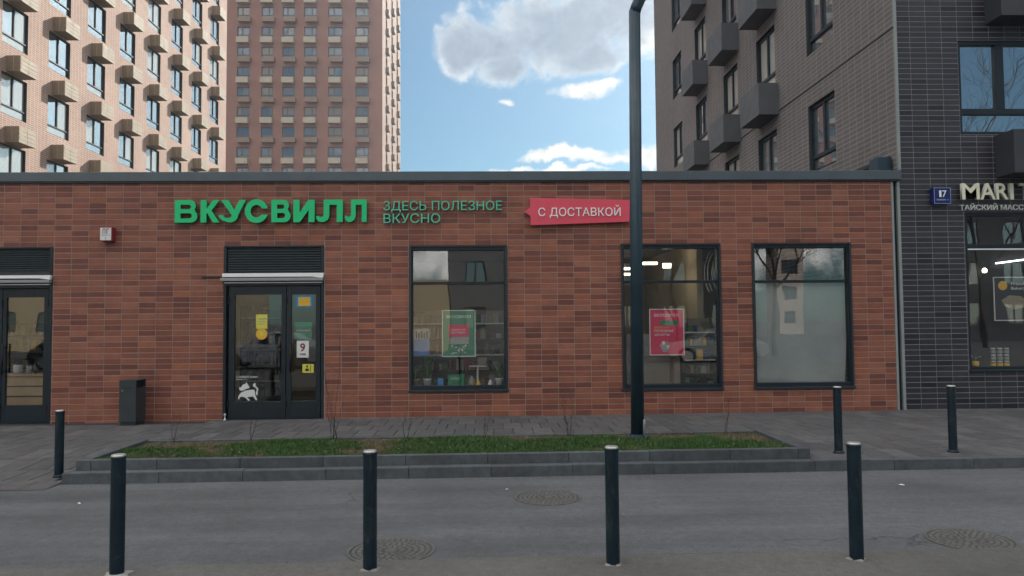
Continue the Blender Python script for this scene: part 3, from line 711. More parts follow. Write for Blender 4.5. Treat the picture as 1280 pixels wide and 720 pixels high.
L_S = [arc(142, 140, 142, 148, 38, 322, 26) + [(284, 96), (212, 96)] + arc(142, 140, 72, 78, 325, 35, 20) + [(206, 172), (284, 172)]]
L_I = [[(0, 0), (80, 0), (186, 152), (186, 0), (260, 0), (260, 280), (184, 280), (76, 118), (76, 280), (0, 280)]]
L_L = [[(95, 280), (330, 280), (330, 0), (255, 0), (255, 215), (165, 215), (165, 100)] + arc(75, 82, 88, 82, -10, -100, 8) + [(40, 4), (12, 30), (0, 76), (42, 76)] + arc(62, 90, 34, 26, 215, 330, 6) + [(95, 110)]]
def clean(p):
    out = []
    for q in p:
        if not out or (q[0] - out[-1][0]) ** 2 + (q[1] - out[-1][1]) ** 2 > 1: out.append(q)
    return out
placed = [(65, let_V(275)), (378, L_K), (597, L_U), (916, L_S), (1240, let_V(235)), (1508, L_I), (1784, L_L), (2137, [[(q[0] * .82, q[1]) for q in L_L[0]]])]
tot = 2137 + 330 * .82 - 65; sc_x = (sx1 - sx0) / tot; sc_z = (sz1 - sz0) / 280
for ox, outl in placed:
    me = poly_mesh([[(q[0] * sc_x, q[1] * sc_z) for q in clean(p)] for p in outl], .06, [m_green, m_greenside])
    me.transform(Matrix.Translation((sx0 + (ox - 65) * sc_x, WY - .075, sz0))); text_part('letter', me, sign)
a = wp(480, 266.3); b_ = wp(627.3, 251.6)
tg = thing('slogan_sign', 'thin pale green raised letters in two lines reading ЗДЕСЬ ПОЛЕЗНОЕ ВКУСНО', 'sign', (a[0], WY, a[1]), 'signs on the shop')
letters_in('ЗДЕСЬ ПОЛЕЗНОЕ', a[0], b_[0], wp(550, 263.3)[1], b_[1], WY - .05, .04, [m_teal, m_greenside], tg)
c_ = wp(550.5, 279)
letters_in('ВКУСНО', a[0], c_[0], c_[1], wp(515, 267.6)[1], WY - .05, .04, [m_teal, m_greenside], tg)
P = [wp(*q) for q in ((662.3, 248.4), (786.3, 251), (785.6, 278), (663, 282.4), (662.8, 271.2), (655.3, 265.8), (662.4, 260))]
ds = thing('delivery_sign', 'red speech flag shaped board reading С ДОСТАВКОЙ beside the lamp post', 'sign', (P[0][0], WY, P[3][1]), 'signs on the shop')
part('board', MB().prism(P, WY - .09, WY - .03), m_red, ds, bevel=.004)
l0, l1 = wp(672.5, 271.2), wp(774.5, 260.4)
letters_in('С ДОСТАВКОЙ', l0[0], l1[0], l0[1], l1[1], WY - .10, .012, [m_white, m_white], ds, .004)
h0, h1 = wp(129, 302.2), wp(144.6, 285)
hy = thing('hydrant_sign', 'small white square plate reading ПГ in a red box on the tiles', 'sign', (h0[0], WY, h0[1]), 'signs on the shop')
b = MB(); b.box(h0[0], h1[0], WY - .13, WY - .001, h0[1], h1[1]); part('box', b, m_redbox, hy, bevel=.006)
b = MB(); w_ = h1[0] - h0[0]; b.box(h0[0] + .012, h1[0] - .012, WY - .135, WY - .131, h0[1] + .012, h1[1] - .012); part('plate', b, m_paper, hy)
for ch, fa, fb in (('П', .26, .48), ('Г', .58, .78)): text_part('letter', text_in(ch, h0[0] + w_ * fa, h0[0] + w_ * fb, h0[1] + w_ * .58, h1[1] - w_ * .12, WY - .137, .003, m_darkred, .012), hy)
b = MB(); b.box(h0[0] + .03, h1[0] - .03, WY - .137, WY - .1351, h0[1] + w_ * .46, h0[1] + w_ * .49); b.box(h0[0] + w_ * .49, h0[0] + w_ * .52, WY - .137, WY - .1351, h0[1] + w_ * .12, h0[1] + w_ * .34); part('marking', b, m_darkred, hy)
solo('cable_bracket', MB().box(*[wp(253, 346)[0], wp(276, 346)[0], WY - .03, WY - .001, wp(260, 347)[1], wp(260, 345.6)[1]]), m_anth2, 'short thin dark rail on the tiles just left of the double door', 'rail', (wp(253, 346)[0], WY, wp(260, 346)[1]))

# notices on the glass of the double door -----------------------------------
GLY = WY + .03 + .024
def card(px0, py0, px1, py1, y, th, mat, mb=None):
    a, b = wp(px0, py1, y), wp(px1, py0, y); m = mb or MB(); m.box(a[0], b[0], y - th, y, a[1], b[1]); return m
def notice(name, box_, mat, label, cat, y=GLY, th=.003, group='notices on the double door'):
    a = wp(box_[0], box_[3], y); t = thing(name, label, cat, (a[0], y, a[1]), group); part('sheet', card(*box_, y, th, mat), mat, t); return t
def txt(t, s, box_, mat, y, off=.0, ext=.002): a, b = wp(box_[0], box_[3], y), wp(box_[2], box_[1], y); return text_part('lettering', text_in(s, a[0], b[0], a[1], b[1], y - .0012, ext, mat, off), t)
t = notice('notice', (320, 393, 334.3, 411), m_yellow, 'pale yellow paper notice on the left door leaf', 'notice')
part('print', MB().box(*[wp(322, 400)[0], wp(332, 400)[0], GLY - .0045, GLY - .0031, wp(327, 399.2)[1], wp(327, 398)[1]]).box(*[wp(322, 400)[0], wp(331, 400)[0], GLY - .0045, GLY - .0031, wp(327, 402.6)[1], wp(327, 401.8)[1]]).box(*[wp(322, 400)[0], wp(330, 400)[0], GLY - .0045, GLY - .0031, wp(327, 405.6)[1], wp(327, 404.8)[1]]), m_grey, t)
def disc(px, py, rpx, y0, y1, n=24):
    c = wp(px, py, y0); r = rpx / FPX * WY; return MB().prism([(c[0] + r * math.cos(2 * math.pi * k / n), c[1] + r * math.sin(2 * math.pi * k / n)) for k in range(n)], y0, y1)
c = wp(327, 417.5, GLY); t = thing('warning_sticker', 'round amber warning sticker on the left door leaf', 'sticker', (c[0], GLY, c[1]), 'notices on the double door')
part('disc', disc(327, 417.5, 7, GLY - .003, GLY), m_orange, t); part('print', disc(327, 417.2, 2.6, GLY - .005, GLY - .0031), m_yellow, t)
t = notice('hours_sign', (373, 371.3, 388, 382.3), m_orange, 'amber and blue sign at the top of the narrow door leaf', 'sign')
Y2 = GLY + .0011
P = [wp(*q, Y2) for q in ((370, 371.5), (373, 369.6), (388, 369.6), (391, 371.5), (390.4, 377), (391, 382), (388, 383.4), (374, 383.4), (371.5, 384.6), (370.2, 382), (370.8, 377))]
part('backing', MB().prism(P, Y2 - .003, Y2 + .0), m_bluesign, t)
t = notice('green_notice', (368, 402.5, 390, 424), m_gposter, 'dark green sheet hung behind the narrow door leaf', 'notice', GLY + .06)
part('print', card(370, 412, 388, 414.2, GLY + .056, .002, m_grey), m_grey, t)
t = notice('holiday_notice', (371, 426, 386, 447), m_paper, 'white sheet reading 9 мая on the narrow door leaf', 'notice')
txt(t, '9', (375, 429, 381.5, 439.5), m_darkred, GLY - .003, .02); txt(t, 'мая', (375, 441.5, 382, 444), m_darkred, GLY - .003, .02)
t = notice('access_sticker', (378, 455, 392.2, 466), m_yellow, 'square yellow access sticker low on the narrow door leaf', 'sticker')
part('print', MB().box(*[wp(381, 460)[0], wp(385, 460)[0], GLY - .005, GLY - .0031, wp(383, 464)[1], wp(383, 461)[1]]).box(*[wp(382, 460)[0], wp(384, 460)[0], GLY - .005, GLY - .0031, wp(383, 459.5)[1], wp(383, 457)[1]]).box(*[wp(387, 460)[0], wp(387.6, 460)[0], GLY - .005, GLY - .0031, wp(383, 465)[1], wp(383, 456)[1]]), m_black, t)
# white animal decal with two lines of small lettering
def zp(x, y): return wp(290 + x / 14.4, 460 + y / 14.4, GLY)
c = zp(285, 560); t = thing('dog_decal', 'white dog silhouette decal at the foot of the left door leaf', 'decal', (c[0], GLY, c[1]), 'notices on the double door')
part('body', MB().prism([zp(*q) for q in ((105, 560), (120, 500), (170, 440), (240, 408), (330, 392), (400, 390), (415, 430), (420, 490), (455, 575), (430, 582), (385, 515), (300, 520), (270, 530), (330, 585), (300, 588), (235, 530), (190, 515), (145, 522), (128, 565))], GLY - .003, GLY), m_paper, t)
part('head', MB().prism([zp(*q) for q in ((125, 355), (165, 345), (190, 300), (240, 285), (262, 252), (280, 290), (320, 355), (250, 380), (180, 410), (140, 400))], GLY - .003, GLY), m_paper, t)
part('tail', MB().prism([zp(*q) for q in ((375, 305), (400, 272), (430, 280), (420, 320), (465, 360), (478, 390), (460, 420), (465, 450), (455, 490), (435, 480), (435, 420), (450, 385), (410, 340), (385, 335))], GLY - .003, GLY), m_paper, t)
txt(t, 'С собакой можно', (295.3, 469.3, 322.5, 472.5), m_paper, GLY - .001, .01); txt(t, 'больше 30 см', (295.5, 473.6, 309.5, 475), m_paper, GLY - .001, .01)

# ------------------------------------------------------------------ inside the shop
def poster(name, box_, mat, label, y, border=True, group='posters in the shop windows'):
    a = wp(box_[0], box_[3], y); t = thing(name, label, 'poster', (a[0], y, a[1]), group)
    part('sheet', card(*box_, y, .006, mat), mat, t)
    if border:
        p, q = wp(box_[0] - 1.1, box_[3] + 1.1, y), wp(box_[2] + 1.1, box_[1] - 1.1, y); r, s_ = wp(box_[0], box_[3], y), wp(box_[2], box_[1], y)
        m = MB()
        for w in ((p[0], r[0], p[1], q[1]), (s_[0], q[0], p[1], q[1]), (r[0], s_[0], p[1], r[1]), (r[0], s_[0], s_[1], q[1])): m.box(w[0], w[1], y - .012, y, w[2], w[3])
        part('border', m, m_paper, t)
    return t
PY = WY + .100
t = poster('poster', (553.8, 388.5, 593.2, 445), m_gposter, 'green ВКУСВИЛЛ poster with a red and white panel in the window right of the entrance', PY)
txt(t, 'ВКУСВИЛЛ', (558.5, 394, 588.5, 397.8), m_paper, PY - .006, .01)
part('panel', card(561, 405.5, 586, 421, PY - .0061, .002, m_rposter), m_rposter, t); txt(t, 'УДОБНАЯ', (563, 411, 582, 413.6), m_paper, PY - .0081, .01); txt(t, 'ДОСТАВКА', (563, 414.6, 582, 417.2), m_paper, PY - .0081, .01)
part('panel', card(561, 421.3, 586, 430, PY - .0061, .002, m_grey), m_grey, t)
pm = MB()
for i in range(60):
    X, Y_ = U(561.5, 584), U(430.8, 443); pm.mat(random.randrange(4)); card(X, Y_, X + U(.8, 2.2), Y_ + U(.8, 1.6), PY - .0062 - i * .00005, .001, None, pm)
part('picture', pm, [m_grey, m_black, m_paper, m_card], t, kind='stuff')
t = poster('poster', (516.5, 410.5, 536.8, 445), m_bposter, 'small blue poster at the left edge of the window right of the entrance', PY, False)
part('picture', card(516.8, 411, 536.5, 424, PY - .0061, .002, m_grey), m_grey, t)
pm = MB()
for k in range(5): p, q = wp(519.5 + k * 3.3, 423, PY), wp(521.6 + k * 3.3, 414 + (k % 2) * 1.8, PY); pm.box(p[0], q[0], PY - .0095, PY - .0082, p[1], q[1])
part('picture_figure', pm, m_black, t)
t = poster('poster', (813.3, 387, 853.6, 443.2), m_rposter, 'crimson ВКУСВИЛЛ dessert poster in the window behind the lamp post', PY)
txt(t, 'ВКУСВИЛЛ', (817.8, 392, 848, 396), m_paper, PY - .006, .015)
part('panel', card(825, 400.5, 847.5, 406.3, PY - .0061, .002, m_gposter), m_gposter, t)
txt(t, 'ВКУСНО-', (818, 408, 838, 410.8), m_orange, PY - .006, .015); txt(t, 'ПОЛЕЗНЫЕ', (818, 412, 842, 415.2), m_paper, PY - .006, .015); txt(t, 'ДЕСЕРТЫ', (818, 417, 837, 420.2), m_paper, PY - .006, .015)
q = [wp(*k, PY) for k in ((825.5, 431), (837.5, 431), (836, 436), (834, 440), (829, 440), (826.5, 436))]; part('picture', MB().prism(q, PY - .008, PY - .0061), m_grey, t)
for k, mm in ((829.2, m_paper), (833.4, m_card)): c = wp(k, 428.7, PY); part('picture', MB().prism([(c[0] + .03 * math.cos(i * .524), c[1] + .035 * math.sin(i * .524)) for i in range(12)], PY - .0085, PY - .0062), mm, t)
# backs of shelving, goods
def shelf_unit(px0, px1, pz0, pz1, Y, rows, label, cols):
    x0, x1 = wp(px0, 430, Y)[0], wp(px1, 430, Y)[0]; z1 = wp(600, pz0, Y)[1]; z0 = IZ0
    t = thing('store_shelf', label, 'shelf', ((x0 + x1) / 2, Y, z0), 'shelves inside the shop')
    b = MB(); b.box(x0, x0 + .03, Y, Y + .4, z0, z1); b.box(x1 - .03, x1, Y, Y + .4, z0, z1); part('upright', b, m_anth, t)
    b = MB(); b.box(x0 + .03, x1 - .03, Y + .37, Y + .4, z0, z1); part('back_panel', b, m_card, t)
    gm = MB(); n = int((z1 - z0) / rows)
    for k in range(n):
        zz = z0 + .1 + k * rows; b = MB(); b.box(x0 + .03, x1 - .03, Y + .01, Y + .369, zz, zz + .025); part('shelf_board', b, m_whitedirty if k % 2 else m_anth, t)
        xx = x0 + .05
        while xx < x1 - .14:
            w, h = U(.05, .12), U(.09, rows - .07); gm.mat(random.randrange(len(cols))); gm.box(xx, xx + w, Y + .03, Y + .26, zz + .0255, zz + .025 + h); xx += w + U(.004, .03)
    go = bpy.data.objects.new('shelf_goods', gm.mesh('shelf_goods', cols)); link(go); go['kind'] = 'stuff'; go['label'] = 'small packets on the ' + label.split(' in ')[0]; go['category'] = 'goods'
goods = [m_grey, m_card, m_leafin, m_leafin, m_darkred, m_wicker, m_anth, m_orange, m_blue, m_black]
shelf_unit(508, 632, 388, 0, WY + 1.1, .30, 'tall goods shelf in the window right of the entrance', [m_card, m_anth, m_leafin, m_black, m_grey, m_darkred, m_wicker])
shelf_unit(852, 896, 400, 0, WY + .75, .26, 'low goods shelf in the window behind the lamp post', goods)
shelf_unit(300, 352, 380, 0, WY + 2.6, .33, 'tall goods shelf in the room behind the double door', [m_card, m_grey, m_black, m_wicker, m_anth])
shelf_unit(-60, 58, 400, 0, WY + 2.3, .33, 'goods shelf in the room behind the far left door', [m_card, m_grey, m_black, m_wicker, m_orange])
b = MB(); a, c = wp(803, 478, WY + .45), wp(850, 445, WY + .45); b.box(a[0], c[0], WY + .45, WY + .75, IZ0, c[1]); b.box(a[0] - .03, c[0] + .03, WY + .42, WY + .78, c[1] + .001, c[1] + .03)
solo('checkout_counter', b, m_card, 'plain brown counter in the window behind the lamp post', 'counter', ((a[0] + c[0]) / 2, WY + .6, IZ0), bevel=.01)
b = MB(); a, c = wp(784, 478, WY + .9), wp(812, 418, WY + .9); b.box(a[0], c[0], WY + .9, WY + 1.3, IZ0, c[1]); b.box(a[0] + .05, c[0] - .05, WY + .89, WY + .899, IZ0 + .2, c[1] - .1)
solo('fridge', b, m_grey, 'pale grey cabinet seen just behind the lamp post', 'cabinet', ((a[0] + c[0]) / 2, WY + 1, IZ0), bevel=.01)
a, c = wp(-62, 530, WY + .5), wp(55, 468, WY + .5)
t = thing('wooden_counter', 'plank fronted wooden counter behind the far left glass door', 'counter', ((a[0] + c[0]) / 2, WY + .6, IZ0))
hh = (c[1] - IZ0 - .03) / 4
for k in range(4): b = MB(); b.box(a[0], c[0], WY + .5 + .004 * (k % 2), WY + .53, IZ0 + k * hh + .012, IZ0 + (k + 1) * hh - .012); part('plank', b, m_wood, t, bevel=.004)
b = MB(); b.box(a[0], c[0], WY + .532, WY + 1.0, IZ0, c[1] - .031); part('carcass', b, m_black, t)
b = MB(); b.box(a[0] - .02, c[0] + .02, WY + .47, WY + 1.0, c[1] - .03, c[1] + .01); part('counter_top', b, m_wood, t, bevel=.006)
ctz = c[1] + .0105
for px, r, h, mm, nm, lb in ((22, .075, .16, m_pot, 'bowl', 'pale round bowl standing on the wooden counter'), (36, .05, .14, m_grey, 'cup', 'grey cup standing on the wooden counter'), (45, .04, .19, m_anth, 'bottle', 'dark bottle standing on the wooden counter')):
    X = wp(px, 465, WY + .6)[0]; solo(nm, MB().lathe(lz([(r * .7, 0), (r, h * .35), (r * .95, h * .7), (r * .6 if nm == 'bottle' else r, h)], ctz), X, WY + .6, 14), mm, lb, nm, (X, WY + .6, ctz), smooth=True)
# grey blind covering the right hand window
a, c = wp(944.5, 478, WY + .13), wp(1056, 353, WY + .13); b = MB(); nx = 40; nz_ = 30; vs = []
for j in range(nz_ + 1):
    for i in range(nx + 1):
        u, v = i / nx, j / nz_; X = a[0] + (c[0] - a[0]) * u; edge = 0
        if u > .9 and v < .42: edge = -.05 * (u - .9) / .1 * (1 - v / .42)
        vs.append((X + edge, WY + .135 + .012 * mnoise.noise((u * 5, v * 2.2, 4)) + .01 * math.sin(u * 9 + v * 7) * (1 - v), a[1] + (c[1] - a[1]) * v))
b.add(vs, [(j * (nx + 1) + i, j * (nx + 1) + i + 1, (j + 1) * (nx + 1) + i + 1, (j + 1) * (nx + 1) + i) for j in range(nz_) for i in range(nx)])
solo('window_blind', b, m_greyfilm, 'rumpled grey paper sheet covering the inside of the right hand window', 'blind', (a[0], WY + .2, a[1]), smooth=True)
# display on the window board of the first window
BZ = W1[2] + .0305
def pot_plant(px, kind, h, label):
    X = wp(px, 478, WY + .38)[0]; Y = WY + .38; t = thing('potted_plant', label, 'plant', (X, Y, BZ), 'plants in the window right of the entrance')
    r = .075 if kind != 2 else .085; part('pot', MB().lathe(lz([(r * .72, 0), (r, .13), (r * 1.05, .135), (r * 1.05, .155), (r * .9, .155), (r * .85, .14)], BZ), X, Y, 18), m_wicker if kind == 2 else m_pot, t, smooth=True)
    for i in range(16 if kind else 22):
        b = MB(); an = U(0, 6.28); ln = U(.5, 1) * h; sp = U(.1, .35) if kind == 1 else U(.25, .8); w = .018 if kind == 1 else .022
        pts = [Vector((X + math.cos(an) * ln * sp * u * u + .03 * math.cos(an), Y + .5 * math.sin(an) * ln * sp * u * u, BZ + .14 + ln * u * (1 - .25 * sp * u))) for u in (0, .35, .7, 1)]
        ww = (w * .6, w, w * .8, .002); px_ = Vector((-math.sin(an), math.cos(an), 0))
        vs = [p - px_ * q for p, q in zip(pts, ww)] + [p + px_ * q for p, q in zip(pts, ww)]
        b.add(vs, [(k, k + 1, k + 5, k + 4) for k in range(3)]); part('leaf', b, m_leafin, t)
pot_plant(519.5, 2, .42, 'leafy plant in a wicker pot at the left end of the window display')
pot_plant(534, 1, .52, 'upright spiky plant in a white pot left of the green box')
pot_plant(624, 0, .40, 'branching plant in a white pot at the right end of the window display')
def wbox(name, px0, px1, py0, py1, mat, label, cat, dy=.30, dep=.08, z0=None):
    Y = WY + dy; a, c = wp(px0, py1, Y), wp(px1, py0, Y); zb = BZ if z0 is None else z0; return solo(name, MB().box(a[0], c[0], Y, Y + dep, zb, c[1]), mat, label, cat, ((a[0] + c[0]) / 2, Y, zb), bevel=.004)
t = wbox('green_box', 560, 580.5, 468, 480, m_gposter, 'dark green display box in the middle of the window board', 'box')
a, c = wp(562, 476, WY + .3), wp(575, 472, WY + .3); part('print', MB().box(a[0], c[0], WY + .296, WY + .2999, a[1] + .02, c[1]), m_grey, t)
wbox('blue_box', 547, 554, 473, 480, m_bluesign, 'small blue box between the pots and the green box', 'box')
b = MB(); X0_, X1_ = wp(586, 470, WY + .45)[0], wp(608, 470, WY + .45)[0]; tz = wp(597, 457, WY + .45)[1]
b.box(X0_, X1_, WY + .40, WY + .58, tz - .02, tz); b.box((X0_ + X1_) / 2 - .015, (X0_ + X1_) / 2 + .015, WY + .47, WY + .5, BZ, tz - .0201); b.box((X0_ + X1_) / 2 - .07, (X0_ + X1_) / 2 + .07, WY + .42, WY + .56, BZ - .0, BZ + .012)
solo('display_stand', b, m_pot, 'white single legged display stand on the window board', 'stand', ((X0_ + X1_) / 2, WY + .5, BZ), bevel=.003)
wbox('card_box', 597, 608.5, 447, 457, m_card, 'pale card box standing on the white display stand', 'box', .44, .1, tz + .0005)
def lump(px, w, h, mat, name, label, cat):
    X = wp(px, 478, WY + .33)[0]; me = MB().lathe(lz([(w * .8, 0), (w, h * .3), (w * .75, h * .65), (w * .35, h * .95), (.004, h)], BZ), X, WY + .33, 9); return solo(name, me, mat, label, cat, (X, WY + .33, BZ), smooth=True)
lump(589.5, .07, .2, m_wicker, 'paper_bag', 'crumpled brown paper bag under the white display stand', 'bag'); lump(598, .05, .12, m_orange, 'fruit_bag', 'small amber packet right of the brown paper bag', 'packet'); lump(613, .05, .13, m_pot, 'jug', 'small pale jug left of the right hand pot', 'jug')
# lit ceiling strips seen in the middle window, plus unseen ones added as indoor fill
m_strip = E_('lit_ceiling_strip', (1, .86, .58), 2.2)
for i, (px0, px1, py, Y) in enumerate(((800, 822, 330.5, WY + 2.2), (776, 788, 337, WY + 3.6), (776, 790, 344, WY + 4.8))):
    a, c = wp(px0, py, Y), wp(px1, py, Y); zz = min(a[1], IZ1 - .06)
    solo('ceiling_light', MB().box(a[0], c[0], Y, Y + .12, zz, zz + .05), m_strip, ['nearest lit ceiling strip seen right of the lamp post', 'lit ceiling strip seen left of the lamp post', 'lowest looking lit ceiling strip seen beside the lamp post'][i], 'ceiling light', ((a[0] + c[0]) / 2, Y, zz), 'lit strips inside the shop')
p4 = [onY(*q, 0) for q in ()]
a, c = wp(824, 333, WY + 1.6), wp(846, 333, WY + 1.6); solo('ceiling_light', MB().prismz([(a[0], WY + 1.3), (a[0] + .17, WY + 1.3), (c[0], WY + 2.1), (c[0] - .17, WY + 2.1)], a[1], a[1] + .04), m_strip, 'slanting lit ceiling strip in the middle of the window behind the lamp post', 'ceiling light', ((a[0] + c[0]) / 2, WY + 1.7, a[1]), 'lit strips inside the shop')
for k, X in enumerate((-11.2, -9.2, -6.6, -4.2)):  # unseen strips added to light the rooms behind the doors
    solo('ceiling_light', MB().box(X - .6, X + .6, WY + 2.4, WY + 2.5, IZ1 - .08, IZ1 - .03), m_strip, ['added unseen ceiling strip at the far left end of the shop', 'added unseen ceiling strip behind the far left door', 'added unseen ceiling strip left of the double door', 'added unseen ceiling strip behind the double door'][k], 'ceiling light', (X, WY + 2.4, IZ1 - .08), 'lit strips inside the shop')
b = MB()
for r in (.62, .70, .76): 
    c = wp(931, 341, WY + .5); b.tube([(c[0] + r * math.cos(math.radians(an)), WY + .5, c[1] + r * math.sin(math.radians(an))) for an in range(148, 214, 6)], .009, 6)
solo('hanging_hoops', b, m_pot, 'three nested thin white hoops hanging at the right edge of the window', 'decoration', (c[0] - .7, WY + .5, c[1]))

# ------------------------------------------------------------------ windows for the tall blocks
_wc = {}
def bwin_mesh(w, h, fw, mull, low, fmat):
    k = (round(w, 2), round(h, 2), fw, mull, low, fmat.name)
    if k in _wc: return _wc[k]
    b = MB(); d0, d1 = -.03, .05; b.box(-w / 2, -w / 2 + fw, d0, d1, 0, h); b.box(w / 2 - fw, w / 2, d0, d1, 0, h); b.box(-w / 2 + fw, w / 2 - fw, d0, d1, 0, fw); b.box(-w / 2 + fw, w / 2 - fw, d0, d1, h - fw, h)
    zl = 0 if not low else low
    if low: b.box(-w / 2 + fw, w / 2 - fw, d0 - .01, d1, low - fw / 2, low + fw / 2)
    if mull: b.box(mull * w / 2 - fw * .6, mull * w / 2 + fw * .6, d0 - .008, d1, (low + fw / 2) if low else fw, h - fw)
    me = b.mesh('window', fmat); ps = []
    xs = [-w / 2 + fw] + ([mull * w / 2 - fw * .6, mull * w / 2 + fw * .6] if mull else []) + [w / 2 - fw]
    for i in range(0, len(xs), 2): ps.append((xs[i], xs[i + 1], (low + fw / 2) if low else fw, h - fw))
    if low: ps.append((-w / 2 + fw, w / 2 - fw, fw, low - fw / 2))
    pm = []
    for a, c, z0, z1 in ps:
        q = []
        for m in m_panes: q.append(MB().add([(a, .01, z0), (c, .01, z0), (c, .01, z1), (a, .01, z1)], [(0, 1, 2, 3)]).mesh('pane', m, fix=False))
        pm.append(q)
    _wc[k] = (me, pm); return _wc[k]
def bwin(parent, loc, rz, w, h, fw=.06, mull=.001, low=0, fmat=None, kinds=(0, 0, 0, 2, 1), kind=None):
    me, pm = bwin_mesh(w, h, fw, mull, low, fmat or m_frame)
    o = inst('window', me, parent, loc, (0, 0, rz)); base = random.choice(kinds)
    for q in pm: sub('pane', q[(base if R_() < .75 else random.choice(kinds)) if kind is None else kind], o)
    return o
def acbox_mesh(w, d, h, mat, slat=True, side=None):
    b = MB(); t = .02
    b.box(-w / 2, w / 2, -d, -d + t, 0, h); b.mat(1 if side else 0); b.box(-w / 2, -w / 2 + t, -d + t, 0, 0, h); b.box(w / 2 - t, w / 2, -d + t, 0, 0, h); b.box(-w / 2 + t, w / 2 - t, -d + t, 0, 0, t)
    b.mat(0)
    if slat:
        for k in range(3): z = h * (.22 + .26 * k); b.box(-w / 2 + .03, w / 2 - .03, -d - .008, -d - .0005, z, z + h * .16)
        b.box(-.02, .02, -d - .012, -d - .009, .03, h - .03)
        b.box(-w / 2 - .008, -w / 2 - .0005, -d * .52, -d * .48, .03, h - .03)
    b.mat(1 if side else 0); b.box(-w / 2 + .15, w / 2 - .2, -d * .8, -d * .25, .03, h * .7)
    return b.mesh('air_conditioner_box', [mat, side] if side else mat)

# ------------------------------------------------------------------ left tower: its long sunlit face looks along +X
LX = -18.55
tl = thing('apartment_tower', 'sunlit pink brick apartment tower with beige metal boxes at the left', 'apartment block', (LX, 50, 0), 'apartment towers')
FH = 2.757
LY1 = onX(283, 100, LX).y; LY0 = 21.0
ly = lambda px: onX(px, 130, LX).y
LC = [ly(p) for p in (20, 73.5, 119, 158.5, 193, 220.5, 245, 267.6)]
c0 = LC[1]; stp = (LC[7] - LC[1]) / 6.0
LC = [c0 + stp * k for k in range(-3, 7)]
zs0 = onX(70, 170, LX).z
LR = [zs0 + FH * k for k in range(-2, 7)]
WW, WH, RV = 1.62, 1.62, .15
holes = [(c - WW / 2, c + WW / 2, z, z + WH) for c in LC for z in LR if c - WW / 2 > LY0]
b = MB(); holed_wall(b, (LX, 0, 0), (0, 1, 0), (1, 0, 0), LY0, LY1, -.4, LR[-1] + 3.6, holes, RV, 0, 1)
b.mat(0).box(LX - 16, LX - .30, LY0, LY1, -.4, LR[-1] + 3.6); b.add([(LX, LY1, -.4), (LX - .3, LY1, -.4), (LX - .3, LY1, LR[-1] + 3.6), (LX, LY1, LR[-1] + 3.6)], [(0, 1, 2, 3)])
part('wall', b, [m_brickL, m_reveal], tl, fix=False)
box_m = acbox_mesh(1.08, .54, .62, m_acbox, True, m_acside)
for ci, c in enumerate(LC):
    for z in LR:
        if c - WW / 2 <= LY0: continue
        bwin(tl, (LX - RV + .06, c, z + .001), math.pi / 2, WW - .004, WH - .004, .05, .001, .38, kinds=(0, 0, 2, 1, 1))
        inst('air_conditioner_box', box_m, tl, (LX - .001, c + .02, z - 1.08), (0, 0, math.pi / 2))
# ------------------------------------------------------------------ back tower
BY = 103.0
tb_ = thing('apartment_tower', 'tall red brown brick apartment tower standing behind the shop', 'apartment block', (-24, BY, 0), 'apartment towers')
bx = lambda px: onY(px, 120, BY).x
BX0, BX1 = bx(240), bx(478)
BC = [(bx(a), bx(c)) for a, c in ((296, 311.8), (326.5, 341.3), (352.8, 368.3), (379.8, 395.8), (410, 428), (444.4, 461))]
BFH = BY * 25.5 / 950 * 1.0
zt0 = onY(360, 152 / 3.273, BY).z
BR = [zt0 + BFH * k for k in range(-9, 5)]
bh = BY * 13.2 / 950
holes = [(a, c, z, z + bh) for a, c in BC for z in BR]
b = MB(); holed_wall(b, (0, BY, 0), (1, 0, 0), (0, -1, 0), BX0, BX1, -.4, BR[-1] + 4, holes, .25, 0, 1)
part('wall', b, [m_brickB, m_brickB], tb_, fix=False)
BD = onX(500.5, 120, BX1).y
sideC = [BY + (BD - BY) * f for f in (.2, .5, .8)]
holes = [(c - .8, c + .8, z, z + bh) for c in sideC for z in BR]
b = MB(); holed_wall(b, (BX1, 0, 0), (0, 1, 0), (1, 0, 0), BY, BD, -.4, BR[-1] + 4, holes, .25, 0, 1); b.mat(0).box(BX0, BX1 - .4, BY + .4, BD, -.4, BR[-1] + 4)
part('side_wall', b, [m_brickBs, m_brickBs], tb_, fix=False)
b1, b2 = acbox_mesh(1.62, .7, .78, m_acbox, False), acbox_mesh(1.62, .7, .66, m_acboxb, False)
b3 = acbox_mesh(1.5, .42, .75, m_acboxb, False)
for ci, (a, c) in enumerate(BC):
    for ri, z in enumerate(BR):
        bwin(tb_, ((a + c) / 2, BY + .15, z + .001), 0, c - a - .006, bh - .004, .11, .0 + (.25 if ci % 2 else -.2), .32, m_frameg, kinds=(3, 3, 5, 4) if ci < 3 else (3, 5, 4, 5))
        inst('air_conditioner_box', b1 if ri % 2 else b2, tb_, ((a + c) / 2 + (0 if ri % 2 else .25), BY - .001, z - (.95 if ri % 2 else .82)))
for c in sideC:
    for z in BR:
        bwin(tb_, (BX1 - .15, c, z + .001), math.pi / 2, 1.59, bh - .004, .1, .001, .3, m_frameg, kinds=(3, 5))
        inst('air_conditioner_box', b3, tb_, (BX1 + .001, c, z - .9), (0, 0, math.pi / 2))
